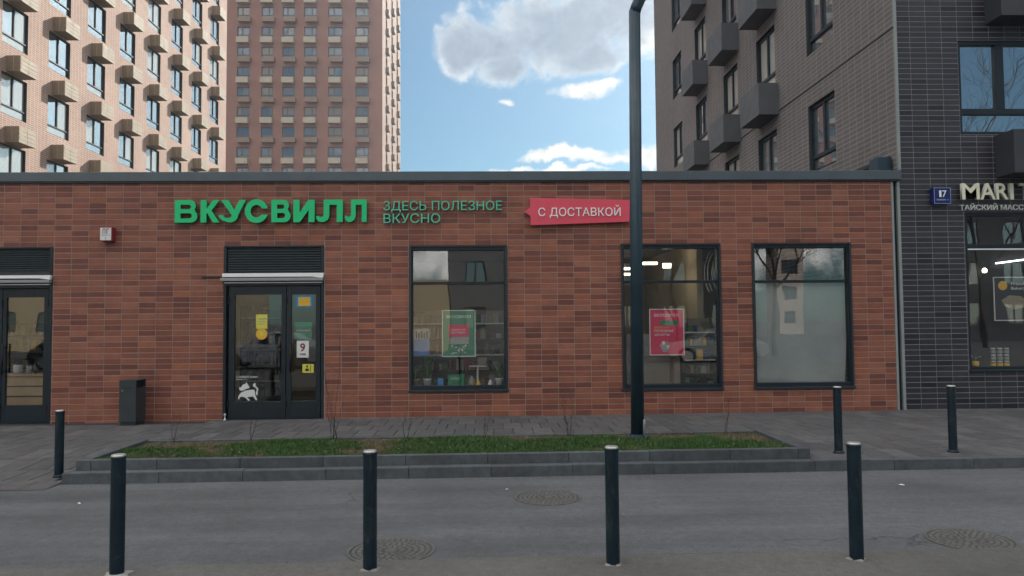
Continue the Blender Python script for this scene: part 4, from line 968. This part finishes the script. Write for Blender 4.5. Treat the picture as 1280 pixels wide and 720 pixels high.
# ------------------------------------------------------------------ right tower: tiled front beside the shop, long side behind it
RXL = wp(1128.2, 350)[0]; RSX = RXL + .001; RYF = WY + .005
tr_ = thing('apartment_tower', 'dark tiled apartment tower with a massage shop sign at the right', 'apartment block', (RXL + 4, WY, 0), 'apartment towers')
RY1 = onX(819, 110, RSX).y; RTOP = 34.0; RX1 = RXL + 7
rc = [onX(p, 110, RSX).y for p in (1025.5, 957.5, 913, 876, 846.5)]
zr = onX(1025, 58, RSX).z; RFH = 2.76; RRows = [zr + RFH * k for k in range(-1, 8)]
RW, RH = 1.36, 1.58
holes = [(c - RW / 2, c + RW / 2, z, z + RH) for c in rc for z in RRows]
b = MB(); holed_wall(b, (RSX, 0, 0), (0, 1, 0), (-1, 0, 0), WY + .02, RY1, ZTOP - .6, RTOP, holes, .16, 0, 1)
b.mat(0).box(RSX + .3, RX1, WY + .6, RY1, -.3, RTOP); b.add([(RSX, RY1, 0), (RSX + .3, RY1, 0), (RSX + .3, RY1, RTOP), (RSX, RY1, RTOP)], [(0, 1, 2, 3)])
part('side_wall', b, [m_brickR, m_frame], tr_, fix=False)
b = MB(); b.box(RSX - .012, RSX + .03, WY - .012, WY + .03, ZCOP + .02, RTOP); part('corner_profile', b, m_flash, tr_)
b = MB(); b.box(RSX - .03, RSX - .001, WY + .3, RY1, ZCOP + .27, ZCOP + .34); part('roof_flashing', b, m_anth, tr_)
b = MB(); b.box(RSX - .012, RSX - .001, WY + .04, RY1, zr - .78, zr - .755); part('movement_joint', b, m_anth2, tr_)
b = MB(); b.box(RSX - .30, RSX - .035, WY + .18, WY + .5, ZCOP - .1, ZCOP + .30); part('roof_upstand', b, m_lamp, tr_, bevel=.01)
gb1 = acbox_mesh(1.45, .52, .82, m_acgrey, False)
for ci, c in enumerate(rc):
    for z in RRows:
        bwin(tr_, (RSX + .10, c, z + .001), -math.pi / 2, RW - .004, RH - .004, .075, .001, .36, m_anth2, kinds=(0, 0, 2, 1) if ci else (0,))
        if ci in (1, 2, 3): inst('air_conditioner_box', gb1, tr_, (RSX - .001, c - .15, z - .86), (0, 0, -math.pi / 2))
UW = opening(1199, 51, 1330, 168); SWN = opening(1209, 265, 1345, 462)
RHOLES = [UW, SWN]
b = MB(); holed_wall(b, (0, RYF + .0045, 0), (1, 0, 0), (0, -1, 0), RXL + .002, RX1, -.2, RTOP, RHOLES, .16, 0, 1)
wallr = part('wall', b, [m_dgrout, m_anth2], tr_, fix=False)
rr = (wp(1145, 230)[1] - wp(1145, 478)[1]) / 37.0
tx = wp(1145.6, 300)[0]
tp = (wp(1186, 300)[0] - wp(1146, 300)[0]) / 2.0
tile_wall(tr_, wallr, tx, tp, wp(1145, 478)[1], rr, RSX, RX1, -.1, 10.6, RHOLES, m_dtiles, [10, 8, 9, 4], RYF, lambda x, z: (0 if x < onY(1285, 300, WY).x else 50) + abs(z - 2.5))
def big_window(h, name, low_px, mull_px, mx, kind):
    x0, x1, z0, z1 = h; f = .06; b = MB(); y0, y1 = RYF + .03, RYF + .15
    for q in ((x0, x0 + f, z0, z1), (x1 - f, x1, z0, z1), (x0 + f, x1 - f, z1 - f, z1), (x0 + f, x1 - f, z0, z0 + f)): b.box(q[0], q[1], y0, y1, q[2], q[3])
    w = part('window', b, m_anth2, tr_, bevel=.004); zl = wp(mx, low_px)[1]; panes = []
    b = MB(); b.box(x0 + f, x1 - f, y0 + .02, y1 - .02, zl - .055, zl + .055); part('transom', b, m_anth2, w, bevel=.004)
    if mull_px:
        l, r = wp(mull_px[0], low_px)[0], wp(mull_px[1], low_px)[0]; b = MB(); b.box(l, r, y0 + .015, y1 - .02, zl + .0551, z1 - f); part('mullion', b, m_anth2, w, bevel=.004); panes += [(x0 + f, l, zl + .055, z1 - f), (r, x1 - f, zl + .055, z1 - f)]
    else: panes.append((x0 + f, x1 - f, zl + .055, z1 - f))
    panes.append((x0 + f, x1 - f, z0 + f, zl - .055))
    for a, c, d, e in panes: b = MB(); b.box(a, c, RYF + .10, RYF + .108, d, e); part('pane', b, kind, w)
    return w
big_window(UW, 'window', 138.5, (1248.5, 1259), 1240, m_paneup)
big_window(SWN, 'window', 308.5, None, 1245, m_glass)
b = MB(); b.box(SWN[0] + .07, SWN[1] - .07, RYF + .045, RYF + .049, wp(1245, 311.8)[1], wp(1245, 310.3)[1]); part('pale_trim', b, m_white, tr_)
b = MB(); b.box(SWN[0] - .01, SWN[1], RYF - .03, RYF + .03, SWN[2] - .03, SWN[2] + .005); part('sill', b, m_anth, tr_, bevel=.004)
def front_box(px_wall, px_front, pt, pb, label):
    X = wp(px_wall, 150)[0]; d = RYF * (1 - (px_wall - 612.3) / (px_front - 612.3)); za, zb = onY(px_wall, pb, RYF).z, onY(px_wall, pt, RYF).z
    o = inst('air_conditioner_box', acbox_mesh(1.5, d, zb - za, m_acdark, False), tr_, (X + .75, RYF - .001, za)); return o
front_box(1242.5, 1267, 170, 222, ''); front_box(1236, 1257.5, -35, 31, '')
# shop interior behind the massage window
ib = MB(); ib.box(RXL + .6, RX1 - .3, WY + .2, WY + .595, .02, .10); part('shop_floor', ib, m_floor_in, tr_)
b = MB(); b.box(SWN[0] + .01, SWN[1] - .01, RYF + .17, WY + .58, SWN[2] - .02, SWN[2] + .03); part('window_board', b, m_anth, tr_)
b = MB(); b.box(SWN[0] - .2, SWN[1] + .2, WY + .585, WY + .592, SWN[2] - .3, SWN[3] + .2); part('shop_back_panel', b, m_black, tr_)
b = MB(); a, c = wp(1246, 329, WY + .5), wp(1300, 322, WY + .5)
solo('ceiling_light', MB().add([(a[0], WY + .50, a[1] - .012), (c[0], WY + .50, c[1] - .012), (c[0], WY + .54, c[1] - .012), (a[0], WY + .54, a[1] - .012), (a[0], WY + .50, a[1] + .012), (c[0], WY + .50, c[1] + .012), (c[0], WY + .54, c[1] + .012), (a[0], WY + .54, a[1] + .012)], [(0, 1, 2, 3), (7, 6, 5, 4), (0, 4, 5, 1), (1, 5, 6, 2), (2, 6, 7, 3), (3, 7, 4, 0)]), E_('cool_strip', (.9, .95, 1), 3.0), 'thin lit strip inside the dark window under the massage sign', 'ceiling light', (a[0], WY + .5, a[1]))
c = wp(1230.7, 338.5, WY + .45); solo('spot_lamp', MB().lathe([(.01, c[1] - .035), (.035, c[1] - .03), (.04, c[1] + .02), (.015, c[1] + .05)], c[0], WY + .45, 12), E_('spot_glow', (1, .95, .85), 4), 'small round glowing spot lamp inside the window under the massage sign', 'lamp', (c[0], WY + .45, c[1]), smooth=True)
t = poster('poster', (1244, 347, 1290, 400), m_anth, 'dark bakery poster with a yellow disc in the window under the massage sign', WY + .30)
part('emblem', disc(1253.5, 357, 6, WY + .29, WY + .2935), m_orange, t); txt(t, 'French', (1264, 352.5, 1282, 356.5), m_paper, WY + .294, .01); txt(t, 'Bakery', (1264, 358.5, 1282, 363), m_paper, WY + .294, .01)
q = [wp(*k, WY + .29) for k in ((1252, 375), (1262, 369), (1276, 370), (1284, 376), (1282, 384), (1268, 387), (1256, 383))]; part('picture', MB().prism(q, WY + .29, WY + .2935), m_wicker, t)
BZ2 = SWN[2] + .0305
jar0 = None
jz = BZ2
for k in range(3):
    for i in range(3):
        X = wp(1241.5 + 8.4 * i, 450, WY + .28)[0]; r = .045; hh = .118
        t = thing('jar', '%s jar of the three stacks on the board of the dark window' % (('left', 'middle', 'right')[i] + ' ' + ('bottom', 'middle row', 'top')[k]), 'jar', (X, WY + .28, BZ2 + k * hh), 'stacked jars in the right hand shop window')
        zb = BZ2 + k * hh
        part('glass_body', MB().lathe(lz([(r * .9, 0), (r, .008), (r, .085), (r * .8, .095)], zb), X, WY + .28, 16), m_leafin, t, smooth=True); part('lid', MB().lathe(lz([(r * .92, .0955), (r * .92, hh - .001)], zb), X, WY + .28, 16), m_pot, t)
        part('jar_label', MB().lathe(lz([(r + .001, .02), (r + .001, .075)], zb), X, WY + .28, 16, False), m_orange if k == 0 else m_grey, t, smooth=True)
X = wp(1219, 450, WY + .28)[0]; t = thing('potted_plant', 'small white flower in an amber pot at the corner of the dark window', 'plant', (X, WY + .28, BZ2))
part('pot', MB().lathe(lz([(.05, 0), (.065, .05), (.06, .11), (.05, .115)], BZ2), X, WY + .28, 14), m_orange, t, smooth=True)
for k in range(9):
    an = k * .7; b = MB(); zc = BZ2 + .15 + .07 * R_(); d = .02 + .035 * R_(); b.add([(X + d * math.cos(an), WY + .28 + d * math.sin(an), zc), (X + (d + .05) * math.cos(an - .4), WY + .28 + (d + .05) * math.sin(an - .4), zc + .03), (X + (d + .07) * math.cos(an), WY + .28 + (d + .07) * math.sin(an), zc + .01), (X + (d + .05) * math.cos(an + .4), WY + .28 + (d + .05) * math.sin(an + .4), zc + .03)], [(0, 1, 2, 3)]); part('petal' if k % 2 else 'leaf', b, m_pot if k % 2 else m_leafin, t)
b = MB(); b.tube([(X, WY + .28, BZ2 + .1), (X, WY + .28, BZ2 + .2)], .006, 5); part('stem', b, m_leafin, t)
# massage sign and house number
SY = RYF - .12
ms = thing('massage_sign', 'cream raised letters MARI T with ТАЙСКИЙ МАСС in small letters below', 'sign', (wp(1203, 249)[0], RYF, wp(1203, 262)[1]))
for s_, a, c in (('M', 1203, 1224.3), ('A', 1225.8, 1244), ('R', 1245.8, 1260.3), ('I', 1263, 1266.8), ('T', 1275.5, 1290)):
    p, q = wp(a, 249.2, SY), wp(c, 228.9, SY); text_part('letter', text_in(s_, p[0], q[0], p[1], q[1], SY + .03, .06, [m_cream, m_letgrey], .012), ms)
p, q = wp(1202.4, 262, SY), wp(1282, 255.4, SY); text_part('lettering', text_in('ТАЙСКИЙ МАСС', p[0], q[0], p[1], q[1] + .03, SY + .06, .02, [m_letgrey, m_letgrey], .006), ms)
p, q = wp(1167.6, 255, SY), wp(1188.4, 234.2, SY); w_ = q[0] - p[0]
hn = thing('house_number', 'square blue plate with white number 17 on the dark tiles', 'sign', (p[0], RYF, p[1]))
part('plate', MB().box(p[0], q[0], SY, RYF - .002, p[1], q[1]), m_blue, hn, bevel=.006)
b = MB(); e = .014
for w in ((p[0] + .004, p[0] + e, p[1] + .004, q[1] - .004), (q[0] - e, q[0] - .004, p[1] + .004, q[1] - .004), (p[0] + e, q[0] - e, p[1] + .004, p[1] + e), (p[0] + e, q[0] - e, q[1] - e, q[1] - .004)): b.box(w[0], w[1], SY - .003, SY - .0005, w[2], w[3])
part('border', b, m_bluebord, hn)
for ch, fa, fb in (('1', .31, .44), ('7', .49, .74)): text_part('digit', text_in(ch, p[0] + fa * w_, p[0] + fb * w_, p[1] + .40 * w_, p[1] + .78 * w_, SY - .003, .004, m_white, .008), hn)
text_part('lettering', text_in('КОРПУС  4', p[0] + .17 * w_, p[0] + .84 * w_, p[1] + .20 * w_, p[1] + .28 * w_, SY - .003, .004, m_letgrey, .01), hn)

# ------------------------------------------------------------------ bollards
def bollard(X, Y, z, h, r, label, near):
    z += gz(X); t = thing('bollard', label, 'bollard', (X, Y, z), 'black bollards along the road')
    part('post', MB().lathe(lz([(r, -.05), (r, h - .030), (r * .985, h - .022)], z), X, Y, 32), m_post, t, smooth=False)
    part('top_cap', MB().lathe(lz([(r * .99, h - .0215), (r * .99, h - .008), (r * .90, h - .001), (.002, h + .002)], z), X, Y, 32), m_cap, t)
    part('cap_rim', MB().lathe(lz([(r + .002, h - .034), (r + .003, h - .030), (r + .003, h - .018), (r + .001, h - .014)], z), X, Y, 32, False), m_post, t, smooth=True)
    if near:
        g_ = 1.0 if X < -2 else .72; b = MB(); k = 26; ph = U(0, 6); rr_ = [r * (1.35 + .28 * math.sin(i * .9 + ph) + U(0, .4)) * g_ for i in range(k)]
        top = [(X + q * .8 * math.cos(2 * math.pi * i / k), Y + q * .8 * math.sin(2 * math.pi * i / k), z + .010) for i, q in enumerate(rr_)]; bot = [(X + q * 1.25 * math.cos(2 * math.pi * i / k), Y + q * 1.25 * math.sin(2 * math.pi * i / k), z - .003) for i, q in enumerate(rr_)]
        b.add(top + bot + [(X, Y, z + .012)], [(i, (i + 1) % k, k + (i + 1) % k, k + i) for i in range(k)] + [(i, (i + 1) % k, 2 * k) for i in range(k)]); part('concrete_collar', b, m_conc if X < -2 else m_concd, t, smooth=True)
    else: part('base_flange', MB().lathe(lz([(r * 1.28, -.02), (r * 1.28, .012), (r * 1.05, .03)], z), X, Y, 24), m_post, t)
for px, py, lb in ((147, 717, 'front row black bollard furthest left, before the planter corner'), (462, 712, 'front row black bollard beside the nearer manhole cover'), (767, 706, 'front row black bollard standing below the lamp post'), (1069, 697, 'front row black bollard at the right, past the planter end')):
    q = onZ(px, py, 0); bollard(q.x, 5.55, 0, .843, .0495, lb, True)
q = onZ(73.5, 596, -.0); bollard(q.x, q.y, pz(q.x, q.y), .78, .049, 'black bollard standing left of the raised planter', False)
q = onZ(1048.5, 566, PZ); bollard(q.x, q.y, PZ, .815, .049, 'rear black bollard on the paving just past the planter end', False)
q = onZ(1191.5, 565, PZ); bollard(q.x, q.y, PZ, .815, .049, 'rear black bollard on the paving before the dark tiled wall', False)

# ------------------------------------------------------------------ lamp post
q = onZ(797, 547, .18); LPX, LPY = q.x, q.y; LZ = .17 + gz(LPX)
lp = thing('lamp_post', 'tall dark blue grey lamp post standing in the raised planter', 'street lamp', (LPX, LPY, LZ))
kz = onY(794, 13.5, LPY).z; lx = onY(793.2, 14, LPY).x
part('post', MB().tube([(LPX, LPY, LZ), ((LPX + lx) / 2, LPY, (LZ + kz) / 2), (lx, LPY, kz)], [.090, .084, .079], 28), m_lamp, lp, smooth=True)
dv = Vector((.47, -.35, 1)).normalized(); pt = Vector((lx, LPY, kz))
part('arm', MB().tube([pt - Vector((0, 0, .03)), pt + dv * .06, pt + dv * 1.6], [.079, .078, .07], 28), m_lamp, lp, smooth=True)
e = pt + dv * 1.6; hv = Vector((.5, -.6, .12)).normalized(); sd_ = hv.cross(Vector((0, 0, 1))).normalized(); uv = sd_.cross(hv)
b = MB(); w = [(-.1, -.06), (.15, -.13), (.6, -.13), (.75, -.05), (.75, .05), (.6, .13), (.15, .13), (-.1, .06)]
b.add([e + hv * x_ + sd_ * y_ + uv * .05 for x_, y_ in w] + [e + hv * x_ + sd_ * y_ - uv * .04 for x_, y_ in w], [tuple(range(8)), tuple(range(15, 7, -1))] + [(i, i + 8, (i + 1) % 8 + 8, (i + 1) % 8) for i in range(8)]); part('lamp_head', b, m_lamp, lp, bevel=.02)
part('base_flange', MB().lathe(lz([(.155, -.01), (.155, .022), (.11, .028), (.102, .06)], LZ), LPX, LPY, 28), m_lamp, lp)
for k in range(4): an = .78 + k * 1.571; part('bolt', MB().lathe(lz([(.017, .0225), (.017, .042), (.008, .043), (.008, .065)], LZ), LPX + .13 * math.cos(an), LPY + .13 * math.sin(an), 6), m_steel, lp)
b = MB(); b.tube([(LPX + .07, LPY - .085, LZ + .03), (LPX + .075, LPY - .085, LZ + .2), (LPX + .08, LPY - .075, LZ + .26)], .016, 8); part('cable_conduit', b, m_flash, lp, smooth=True)

# ------------------------------------------------------------------ litter bin
q0, q1 = onZ(148.6, 532, PZ), onZ(170, 533, PZ); bx0, bx1, by0 = q0.x * WY / WY, q1.x, 12.95
bx0, bx1 = onY(148.6, 505, by0).x, onY(170, 505, by0).x; by1 = by0 + .36; bz = pz(bx0, by0) + gz(bx0); bt = onY(160, 475.5, by0).z
bn = thing('litter_bin', 'dark grey square steel litter bin standing against the tiled wall', 'bin', ((bx0 + bx1) / 2, by0 + .18, bz))
part('plinth', MB().box(bx0 + .02, bx1 - .012, by0 + .015, by1 - .02, bz - .05, bz + .055), m_anth, bn)
part('body', MB().box(bx0, bx1, by0, by1, bz + .056, bt - .135), m_bin, bn, bevel=.006)
b = MB(); z0_, z1_ = bt - .130, bt
b.box(bx0, bx1, by0, by0 + .012, z0_, z1_ - .012); b.box(bx0, bx1, by1 - .012, by1, z0_, z1_ - .012); b.box(bx0 - .004, bx1 + .004, by0 - .004, by1 + .004, z1_ - .0118, z1_); part('lid', b, m_bin, bn, bevel=.003)
part('inner_liner', MB().box(bx0 + .03, bx1 - .03, by0 + .03, by1 - .03, bz + .3, bt - .131 + .02), m_black, bn)
c = onY(153, 488.5, by0); b = MB(); b.lathe([(.009, 0), (.009, .01)], 0, 0, 12); b.v = [(c.x + x_, by0 - .011 + z_, c.z + y_) for x_, y_, z_ in b.v]; part('lock', b, m_cap, bn)

# ------------------------------------------------------------------ manhole covers
def manhole(px, py, label, r=.335):
    q = onZ(px, py, RZ); X, Y, z = q.x, q.y, RZ + gz(q.x) + .003
    t = thing('manhole_cover', label, 'manhole cover', (X, Y, z), 'manhole covers in the road')
    part('rim', MB().lathe(lz([(r, -.01), (r, .004), (r * .93, .005), (r * .92, -.001)], z), X, Y, 40, False), m_iron, t)
    part('lid', MB().lathe(lz([(r * .905, -.01), (r * .905, .001)], z), X, Y, 40), m_irond, t)
    for k, (n_, ra, rb) in enumerate(((40, .80, .88), (32, .66, .75), (26, .52, .61), (18, .38, .47), (12, .22, .32))):
        b = MB()
        for i in range(n_):
            a0, a1 = 2 * math.pi * (i + .15) / n_, 2 * math.pi * (i + .85) / n_
            f = lambda rr, a, h: (X + r * rr * math.cos(a), Y + r * rr * math.sin(a), z + h)
            b.add([f(ra, a0, .001), f(rb, a0, .001), f(rb, a1, .001), f(ra, a1, .001), f(ra + .015, a0 + .02, .006), f(rb - .015, a0 + .02, .006), f(rb - .015, a1 - .02, .006), f(ra + .015, a1 - .02, .006)], [(4, 5, 6, 7), (0, 1, 5, 4), (1, 2, 6, 5), (2, 3, 7, 6), (3, 0, 4, 7)])
        part('raised_stud_ring', b, m_iron, t, kind='stuff')
    part('hub', MB().lathe(lz([(r * .14, .001), (r * .13, .006)], z), X, Y, 20), m_iron, t)
manhole(685, 622, 'round iron manhole cover in the road in front of the lamp post'); manhole(489, 688.5, 'round iron manhole cover at the near road edge by a bollard', .345); manhole(1213, 675, 'round iron manhole cover at the right end of the road', .33)

# ------------------------------------------------------------------ saplings
def sapling(px, py, tops, label):
    q = onZ(px, py, .19); X, Y = q.x, min(max(q.y, PLY0 + .2), PLY1 - .14); z = soilz(X, Y) + gz(X) - .02
    t = thing('sapling', label, 'sapling', (X, Y, z), 'bare saplings in the planter')
    for tx_, ty_ in tops:
        e = onY(tx_, ty_, Y + U(-.08, .08)); s0 = Vector((X + U(-.05, .05), Y + U(-.03, .03), z)); n = 7; pts = []
        for i in range(n + 1):
            u = i / n; p = s0.lerp(e, u); w = .035 * math.sin(u * 3.1); p += Vector((U(-1, 1), U(-1, 1), 0)) * .012 + Vector((w * U(.2, 1) * (1 if tx_ > px else -1), 0, 0)); pts.append(p)
        b = MB(); b.tube(pts, [.0048 * (1 - .65 * i / n) for i in range(n + 1)], 5); part('stem', b, m_twig, t, smooth=True)
        b = MB(); L = (e - s0).length
        for i in range(2, n + 1):
            for _ in range(1):
                d = Vector((U(-1, 1), U(-1, 1), U(.5, 1.3))).normalized() * L * U(.06, .16); b.tube([pts[i], pts[i] + d * .6 + Vector((0, 0, .01)), pts[i] + d], [.0021, .0017, .001], 4)
        part('twigs', b, m_twig, t, kind='stuff')
sapling(232, 547, [(215, 524), (226, 520)], 'short leaning bare sapling at the left end of the planter')
sapling(323, 545, [(318, 498), (326, 503)], 'bare sapling with two thin stems before the left door leaf')
sapling(420, 547, [(408, 470), (424, 405), (415, 490), (428, 500), (404, 455)], 'tall many stemmed bare sapling right of the double door')
sapling(512, 544, [(509, 505), (516, 508)], 'thin bare sapling under the left edge of the window')
sapling(604, 546, [(611, 515), (606, 522)], 'thin bare sapling under the right part of the window')
sapling(709, 543, [(702, 492), (713, 494), (707, 488)], 'bare sapling with a fan of stems left of the lamp post')
sapling(907, 542, [(912, 496), (908, 505)], 'thin bare sapling right of the lamp post')

# ------------------------------------------------------------------ scraps on the road
def scrap(px, py, w, d, label, mat=m_paper):
    q = onZ(px, py, RZ); z = RZ + gz(q.x); b = MB(); k = 7
    vs = [(q.x + w * math.cos(i * .898) * U(.6, 1), q.y + d * math.sin(i * .898) * U(.6, 1), z + U(.002, .012)) for i in range(k)]; b.add(vs + [(q.x, q.y, z + .02)], [(i, (i + 1) % k, k) for i in range(k)])
    solo('paper_scrap', b, mat, label, 'litter', (q.x, q.y, z), 'scraps of litter on the road')
scrap(1127, 607, .05, .03, 'white paper scrap on the road right of the front bollards'); scrap(99, 630, .02, .02, 'tiny white scrap on the road left of the planter corner'); scrap(634, 612.5, .028, .02, 'tiny grey scrap near the farther manhole cover', m_grey); scrap(780, 644, .02, .02, 'tiny dark scrap in the middle of the road', m_card)

gm = MB()
for i in range(2600):
    x = U(-9, 9); k = R_()
    if k < .45: y, z = KY - abs(random.gauss(0, .09)) - .01, RZ
    elif k < .7: y, z = EDGE + .03 + abs(random.gauss(0, .12)), RZ
    elif k < .85: y, z = U(EDGE + .1, KY), RZ
    else: y, z = U(4.6, EDGE - .02), 0.0
    if y > KY - .006: continue
    s_ = U(.002, .0055) * (1.6 if R_() < .06 else 1); z += gz(x); gm.mat(random.choices((0, 1, 2, 3), (5, 4, 2, 1))[0]); a = U(0, 6.3)
    p = [(x + s_ * math.cos(a + q * 2.094) * U(.7, 1.3), y + s_ * math.sin(a + q * 2.094) * U(.7, 1.3), z - .001) for q in range(3)]
    gm.add(p + [(x + U(-.3, .3) * s_, y + U(-.3, .3) * s_, z + s_ * U(.5, 1.1))], [(0, 1, 3), (1, 2, 3), (2, 0, 3)])
gro = bpy.data.objects.new('road_grit', gm.mesh('road_grit', [m_conc, m_kerb, m_soil, m_twig], (0, 0, 0), False, False)); link(gro); gro['kind'] = 'stuff'; gro['label'] = 'loose grit and crumbs lying along the kerb and road edge'; gro['category'] = 'grit'
lm = MB()
for i in range(330):
    x, y = U(X0, X1), U(Y0, Y1); z = soilz(x, y) + gz(x) + U(.005, .05); w = U(.008, .022); a = U(0, 6.3); c_, s_ = math.cos(a), math.sin(a); lm.mat(random.randrange(2))
    lm.add([(x - w * c_, y - w * s_, z), (x + w * .5 * s_, y - w * .5 * c_, z + U(0, .012)), (x + w * c_, y + w * s_, z + U(0, .01)), (x - w * .5 * s_, y + w * .5 * c_, z + U(0, .012))], [(0, 1, 2), (0, 2, 3)])
lo_ = bpy.data.objects.new('dead_leaves', lm.mesh('dead_leaves', [m_twig, m_wicker], (0, 0, 0), False, False)); link(lo_); lo_['kind'] = 'stuff'; lo_['label'] = 'dry brown leaves scattered over the planter grass'; lo_['category'] = 'leaves'

# ------------------------------------------------------------------ across the street, behind the viewer (mirrored in the glass)
def far_block(label, x0, x1, y, d, h, mat, cw, wins, loc_name='apartment_block', rows=None, ww=1.5, wh=1.6):
    t = thing(loc_name, label, 'apartment block', ((x0 + x1) / 2, y, 0), 'buildings across the street'); n = int((x1 - x0) / cw); holes = []
    rows = rows or [1.3 + 2.9 * k for k in range(int((h - 2) / 2.9))]
    for i in range(n):
        u = x0 + cw * (i + .5)
        for z in rows: holes.append((u - ww / 2, u + ww / 2, z, z + wh))
    b = MB(); holed_wall(b, (0, y, 0), (1, 0, 0), (0, 1, 0), x0, x1, -.4, h, holes, .2, 0, 1); b.mat(0).box(x0, x1, y - d, y - .4, -.4, h)
    for xx in (x0, x1): b.add([(xx, y, -.4), (xx, y - .4, -.4), (xx, y - .4, h), (xx, y, h)], [(0, 1, 2, 3)])
    part('wall', b, [mat, m_reveal], t, fix=False)
    for a, c, z, z1 in holes:
        bwin(t, ((a + c) / 2, y - .12, z + .001), math.pi, ww - .004, wh - .004, .08, .001, 0, m_frameg)
    return t
far_block('yellow brick block opposite, mirrored in the left doors', -52, -21, -34, 12, 20, m_brickY, 3.1, True)
far_block('low cream block opposite, mirrored beside the green poster', -9.5, -2.65, -21, 8, 4.5, m_brickY, 2.7, True)
far_block('grey block opposite, mirrored behind the green poster', -2.6, 7.4, -22, 12, 30, m_brickG, 3.3, True, ww=1.3, wh=1.5)
far_block('tall dark block opposite, mirrored in the window behind the lamp post', 7.6, 17.5, -24, 6, 24, m_brickD, 3.3, True)
far_block('pale brick block opposite, mirrored in the right hand window', 33.6, 36.4, -60, 4, 44, m_brickL, 2.5, True)
m_bark = M('tree_bark', (.055, .045, .038), .9, .3, 8)
def bare_tree(X, Y, H, label, seed):
    rs = random.Random(seed); t = thing('bare_tree', label, 'tree', (X, Y, 0), 'bare trees across the street'); tk, br = MB(), MB()
    def grow(p, d, L, r, lv):
        n = 3 if lv else 4; pts = [p]; q = p; dd = d.copy()
        for i in range(n): dd = (dd + Vector((rs.uniform(-1, 1), rs.uniform(-1, 1), rs.uniform(-.2, .5))) * (.14 + .05 * lv)).normalized(); q = q + dd * L / n; pts.append(q)
        (tk if lv == 0 else br).tube(pts, [r * (1 - .55 * i / n) for i in range(n + 1)], 6 if lv < 2 else 3, lv == 0)
        if lv >= 4: return
        for k in range(5 if lv < 2 else 4):
            u = rs.uniform(.35, 1.0); i = min(n - 1, int(u * n)); b0 = pts[i].lerp(pts[i + 1], u * n - i); a = rs.uniform(0, 6.28); sp = rs.uniform(.45, .95); nd = (dd + Vector((math.cos(a), math.sin(a), .15)) * sp).normalized(); grow(b0, nd, L * rs.uniform(.5, .72), max(.011, r * .58 * (1 - .3 * u)), lv + 1)
    grow(Vector((X, Y, -.1)), Vector((0, 0, 1)), H * .42, .13, 0)
    part('trunk', tk, m_bark, t, smooth=True, fix=False); part('branches', br, m_bark, t, fix=False)
for i, (X, Y, H, lb) in enumerate(((8.5, -7, 9, 'bare tree across the street, mirrored in the window behind the lamp post'), (13.5, -8.5, 10, 'bare tree across the street, mirrored in the left part of the blind window'), (19.5, -7.5, 9, 'bare tree across the street, mirrored in the right part of the blind window'), (28.3, -15.5, 21, 'bare tree across the street, mirrored in the window above the massage sign'), (-16, -9, 8.5, 'bare tree across the street, mirrored in the far left door'))): bare_tree(X, Y, H, lb, 40 + i)
far_block('dark grey block added opposite to darken the glass under the massage sign', 32.5, 52, -26, 9, 11.5, m_brickD, 3.4, True)  # unseen block, put there to darken the reflection in that window
def car(X, Y, mat, label, rz):
    t = thing('parked_car', label, 'car', (X, Y, RZ), 'cars parked across the street'); WLOC[t.name] = Vector((0, 0, 0)); t.rotation_euler = (0, 0, rz); W = .86
    lo = [(-2.1, .35), (-2.15, .62), (-2.05, .82), (-1.0, .92), (1.25, .95), (1.95, .88), (2.1, .7), (2.12, .4), (1.9, .24), (-1.9, .24)]
    part('body', MB().prism(lo, -W, W), mat, t, bevel=.07)
    cab = [(-1.05, .9), (-.35, 1.38), (.3, 1.46), (1.05, 1.4), (1.75, .92)]; b = MB(); n = len(cab)
    b.add([(x, -W + .05 + (z - .9) * .28, z) for x, z in cab] + [(x, W - .05 - (z - .9) * .28, z) for x, z in cab], [tuple(range(n)), tuple(range(2 * n - 1, n - 1, -1))] + [(i, i + n, (i + 1) % n + n, (i + 1) % n) for i in range(n)]); part('cabin', b, mat, t, bevel=.04)
    for s in (-1, 1):
        for q in ([(-.75, .97), (-.28, 1.32), (.28, 1.38), (.28, .97)], [(.36, .97), (.36, 1.38), (.98, 1.33), (1.35, .97)]):
            b = MB(); f = lambda z: s * (W - .045 - (z - .9) * .28); b.add([(x, f(z), z) for x, z in q] + [(x, f(z) - s * .02, z) for x, z in q], [(0, 1, 2, 3), (7, 6, 5, 4), (0, 4, 5, 1), (1, 5, 6, 2), (2, 6, 7, 3), (3, 7, 4, 0)]); part('side_window', b, m_panes[0], t)
        for x in (-1.32, 1.32):
            b = MB(); b.lathe([(.2, -.1), (.32, -.1), (.33, -.05), (.33, .09), (.3, .1), (.2, .1)], 0, 0, 22); b.v = [(x + a, s * (W - .08) + c, .33 + d) for a, d, c in b.v]; w = part('wheel', b, m_black, t, smooth=True)
            b = MB(); b.lathe([(.21, -.105), (.21, .105)], 0, 0, 16); b.v = [(x + a, s * (W - .08) + c, .33 + d) for a, d, c in b.v]; part('rim', b, m_grey, w)
        b = MB(); b.box(-2.14, -1.98, s * .72 - .12, s * .72 + .12, .62, .76); part('headlight', b, m_white, t)
car(-9.0, -4.6, m_white, 'white car parked across the street, mirrored in the double door', 0.0); car(-16.5, -4.8, m_anth, 'dark car parked across the street, mirrored in the far left door', math.pi); car(9.5, -5.0, m_flash, 'pale grey car parked across the street, mirrored in the right hand windows', .03)

# ------------------------------------------------------------------ thin air haze over the far blocks
hz = MB(); hz.box(-70, 70, -75, 145, -1.2, 62)
t = NT('haze_air'); v = t.node('ShaderNodeVolumePrincipled', {'Color': (.82, .9, 1, 1), 'Density': .0011, 'Anisotropy': .72}); t.l.new(v.outputs[0], t.out.inputs[1])
ho = bpy.data.objects.new('haze', hz.mesh('haze', t.m)); link(ho); ho['kind'] = 'stuff'
